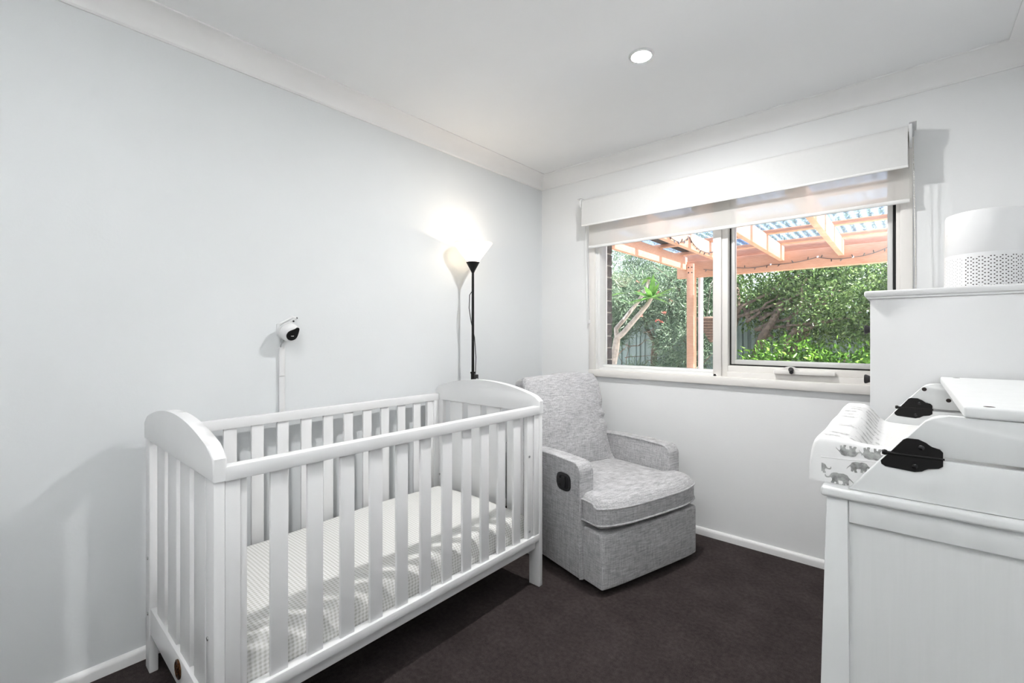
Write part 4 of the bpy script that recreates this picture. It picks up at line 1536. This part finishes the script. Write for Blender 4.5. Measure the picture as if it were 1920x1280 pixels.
# feathery grey-green tree against the fence
tg = thing('tree', 'feathery grey-green tree with coral blossoms in front of fence', 'tree', (-1.05, 4.6, GZ))
for i, (b_, t_, r0, r1) in enumerate((((-1.25, 4.9, GZ), (-1.2, 4.9, 1.15), 0.075, 0.05), ((-0.55, 5.0, GZ), (-0.45, 4.9, 1.6), 0.05, 0.025), ((-1.2, 4.9, 1.0), (-1.6, 4.7, 2.0), 0.04, 0.015), ((-1.2, 4.9, 1.0), (-0.7, 4.7, 2.0), 0.04, 0.015))):
    bm = B()
    branch(bm, wob(b_, t_, 6, 0.05, 40 + i), r0, r1)
    obj('trunk', bm, M['bark'], tg)
bm = B()
for i in range(60):
    rr = random.Random(300 + i)
    a = Vector((rr.uniform(-1.9, -0.2), rr.uniform(4.4, 5.0), rr.uniform(0.5, 1.9)))
    branch(bm, wob(a, a + Vector((rr.uniform(-0.5, 0.5), rr.uniform(-0.3, 0.2), rr.uniform(-0.1, 0.45))), 4, 0.04, 400 + i), 0.009, 0.003)
tw_ = obj('twigs', bm, M['bark'], tg)
tips = blob_points(1150, [((-2.1, 4.9, 2.45), (1.0, 0.5, 0.55), 0.9), ((-1.1, 5.0, 2.5), (0.8, 0.4, 0.4), 0.6), ((-1.6, 4.4, 1.75), (0.8, 0.5, 0.55), 1.4), ((-0.75, 4.6, 1.85), (0.75, 0.5, 0.55), 1.3), ((-0.5, 4.4, 1.05), (0.5, 0.35, 0.4), 0.7), ((-1.9, 4.3, 1.25), (0.5, 0.3, 0.35), 0.5), ((-1.0, 4.5, 0.55), (0.6, 0.3, 0.25), 0.35)])
p, off = clustered(tips, 34, 0.055)
fo = leaves('foliage', p, off + RNG.normal(size=p.shape) * 0.015, RNG.uniform(0.06, 0.13, len(p)), RNG.uniform(0.006, 0.012, len(p)), M['leaf_grey'], tg)
fo['kind'] = 'stuff'
for i in range(14):
    rr = random.Random(500 + i)
    c = Vector((rr.uniform(-2.0, -0.3), rr.uniform(4.0, 4.3), rr.uniform(1.2, 2.1)))
    d = Vector((rr.uniform(-1, 1), rr.uniform(-0.6, 0.2), rr.uniform(-0.3, 1))).normalized()
    bm = B()
    for k in range(16):
        e = (d + Vector((rr.uniform(-1, 1), rr.uniform(-1, 1), rr.uniform(-1, 1))) * 0.8).normalized()
        tube(bm, [c + d * 0.004 * k, c + d * 0.004 * k + e * 0.045], [0.004, 0.001], 4)
    obj('blossom', bm, M['red_flower'], tg)

# trees beyond the fence
for (cx_, cy_, cz_, rx_, rz_, lab) in ((-5.2, 8.6, 1.5, 2.3, 1.7, 'dark leafy tree far beyond the left of the fence'), (-1.6, 8.2, 1.0, 1.9, 1.5, 'rounded leafy tree beyond the fence behind feathery tree'), (1.6, 8.0, 1.2, 2.4, 1.5, 'wide leafy tree beyond the fence behind the glossy tree'), (5.0, 7.6, 1.1, 2.2, 1.6, 'broad leafy tree beyond the fence past the pergola')):
    t = thing('tree', lab, 'tree', (cx_, cy_, GZ))
    obj('trunk', tube(B(), wob((cx_, cy_, GZ), (cx_, cy_, cz_), 5, 0.05, 7), [0.14, 0.13, 0.12, 0.11, 0.10, 0.08], 9), M['bark'], t)
    tips = blob_points(1000, [((cx_, cy_, cz_), (rx_, 0.9, rz_), 1)])
    p, off = clustered(tips, 16, 0.13)
    fo = leaves('foliage', p, off, RNG.uniform(0.09, 0.16, len(p)), RNG.uniform(0.04, 0.07, len(p)), M['leaf_far'], t)
    fo['kind'] = 'stuff'

# ------------------------------------------------------------------ frangipani just outside
fr = thing('frangipani', 'young frangipani with pale forked stem and leaf rosettes', 'tree', (-0.60, 2.0, GZ))
FK = (-0.42, 2.0, 1.16)
bm = B(); branch(bm, [(-0.62, 2.0, GZ), (-0.56, 2.0, 0.3), (-0.485, 2.0, 0.80), (-0.435, 2.0, 1.05), FK], 0.055, 0.038); obj('trunk', bm, M['pale_bark'], fr)
bm = B(); branch(bm, [FK, (-0.34, 2.0, 1.22), (-0.18, 2.0, 1.39), (-0.05, 2.0, 1.53), (0.0, 2.0, 1.61)], 0.034, 0.020); obj('limb', bm, M['pale_bark'], fr)
bm = B(); branch(bm, [FK, (-0.45, 2.03, 1.27), (-0.37, 2.08, 1.38), (-0.23, 2.16, 1.59), (-0.15, 2.2, 1.74), (-0.13, 2.22, 1.84)], 0.030, 0.015); obj('limb', bm, M['pale_bark'], fr)


def big_leaf(root, d, L, Wd, droop):
    d = Vector(d).normalized()
    s = d.cross(Vector((0, 0, 1)))
    if s.length < 0.05: s = Vector((1, 0, 0))
    s.normalize()
    up = s.cross(d)
    bm = B()
    n = 7
    rows = []
    for i in range(n + 1):
        t = i / n
        w = Wd * 0.5 * math.sin(PI * min(1, 0.06 + 0.94 * t) ** 0.85) + 0.002
        c = Vector(root) + d * (L * t) - Vector((0, 0, 1)) * (droop * t * t)
        rows.append([bm.verts.new(c - s * w + up * w * 0.25), bm.verts.new(c), bm.verts.new(c + s * w + up * w * 0.25)])
    for a, b in zip(rows[:-1], rows[1:]):
        for k in range(2):
            bm.faces.new((a[k], a[k + 1], b[k + 1], b[k]))
    obj('leaf', bm, M['leaf_frangipani'], fr, ang=80)


rl = random.Random(9)
for (c, n, L0) in (((0.0, 2.0, 1.60), 20, 0.29), ((-0.13, 2.22, 1.84), 5, 0.15)):
    for k in range(n):
        a = 2 * PI * k / n + rl.uniform(-0.2, 0.2)
        e = rl.uniform(-0.15, 1.0)
        d = (math.cos(a) * math.cos(e), math.sin(a) * math.cos(e), math.sin(e))
        big_leaf(c, d, L0 * rl.uniform(0.75, 1.1), 0.055, rl.uniform(0.01, 0.06))
for (c, d) in (((-0.50, 2.05, 1.62), (1, -0.3, -0.05)), ((-0.52, 2.05, 1.66), (1, -0.1, 0.25))):
    big_leaf(c, d, 0.24, 0.05, 0.04)

# ------------------------------------------------------------------ woven hanging basket
hb = thing('hanging_basket', 'brown woven cone hanging basket in the garden', 'basket', (-0.02, 4.1, 1.0))
hc = Vector((-0.02, 4.1, 0))
for k in range(9):
    z = 1.44 - k * 0.040
    r_ = 0.205 * (1 - k / 9.6)
    obj('woven_band', lathe(B(), [(r_ - 0.02, z + 0.018), (r_, z + 0.016), (r_ + 0.007, z), (r_ - 0.004, z - 0.018), (r_ - 0.022, z - 0.024)], 28, Matrix.Translation(hc), cap=False), M['wicker'], hb)
obj('liner', lathe(B(), [(0.18, 1.45), (0.09, 1.26), (0.02, 1.09), (0.0, 1.09)], 28, Matrix.Translation(hc), cap=False), M['wicker'], hb)
for a in (30, 150, 270):
    obj('hanger', tube(B(), [(hc.x + 0.2 * math.cos(R(a)), hc.y + 0.2 * math.sin(R(a)), 1.45), (hc.x, hc.y, 1.95)], 0.003, 5), M['wire'], hb)
obj('hanger', tube(B(), [(hc.x, hc.y, 1.95), (0.05, 4.5, 2.35), (0.2, 4.95, 2.2)], 0.004, 5), M['wire'], hb)
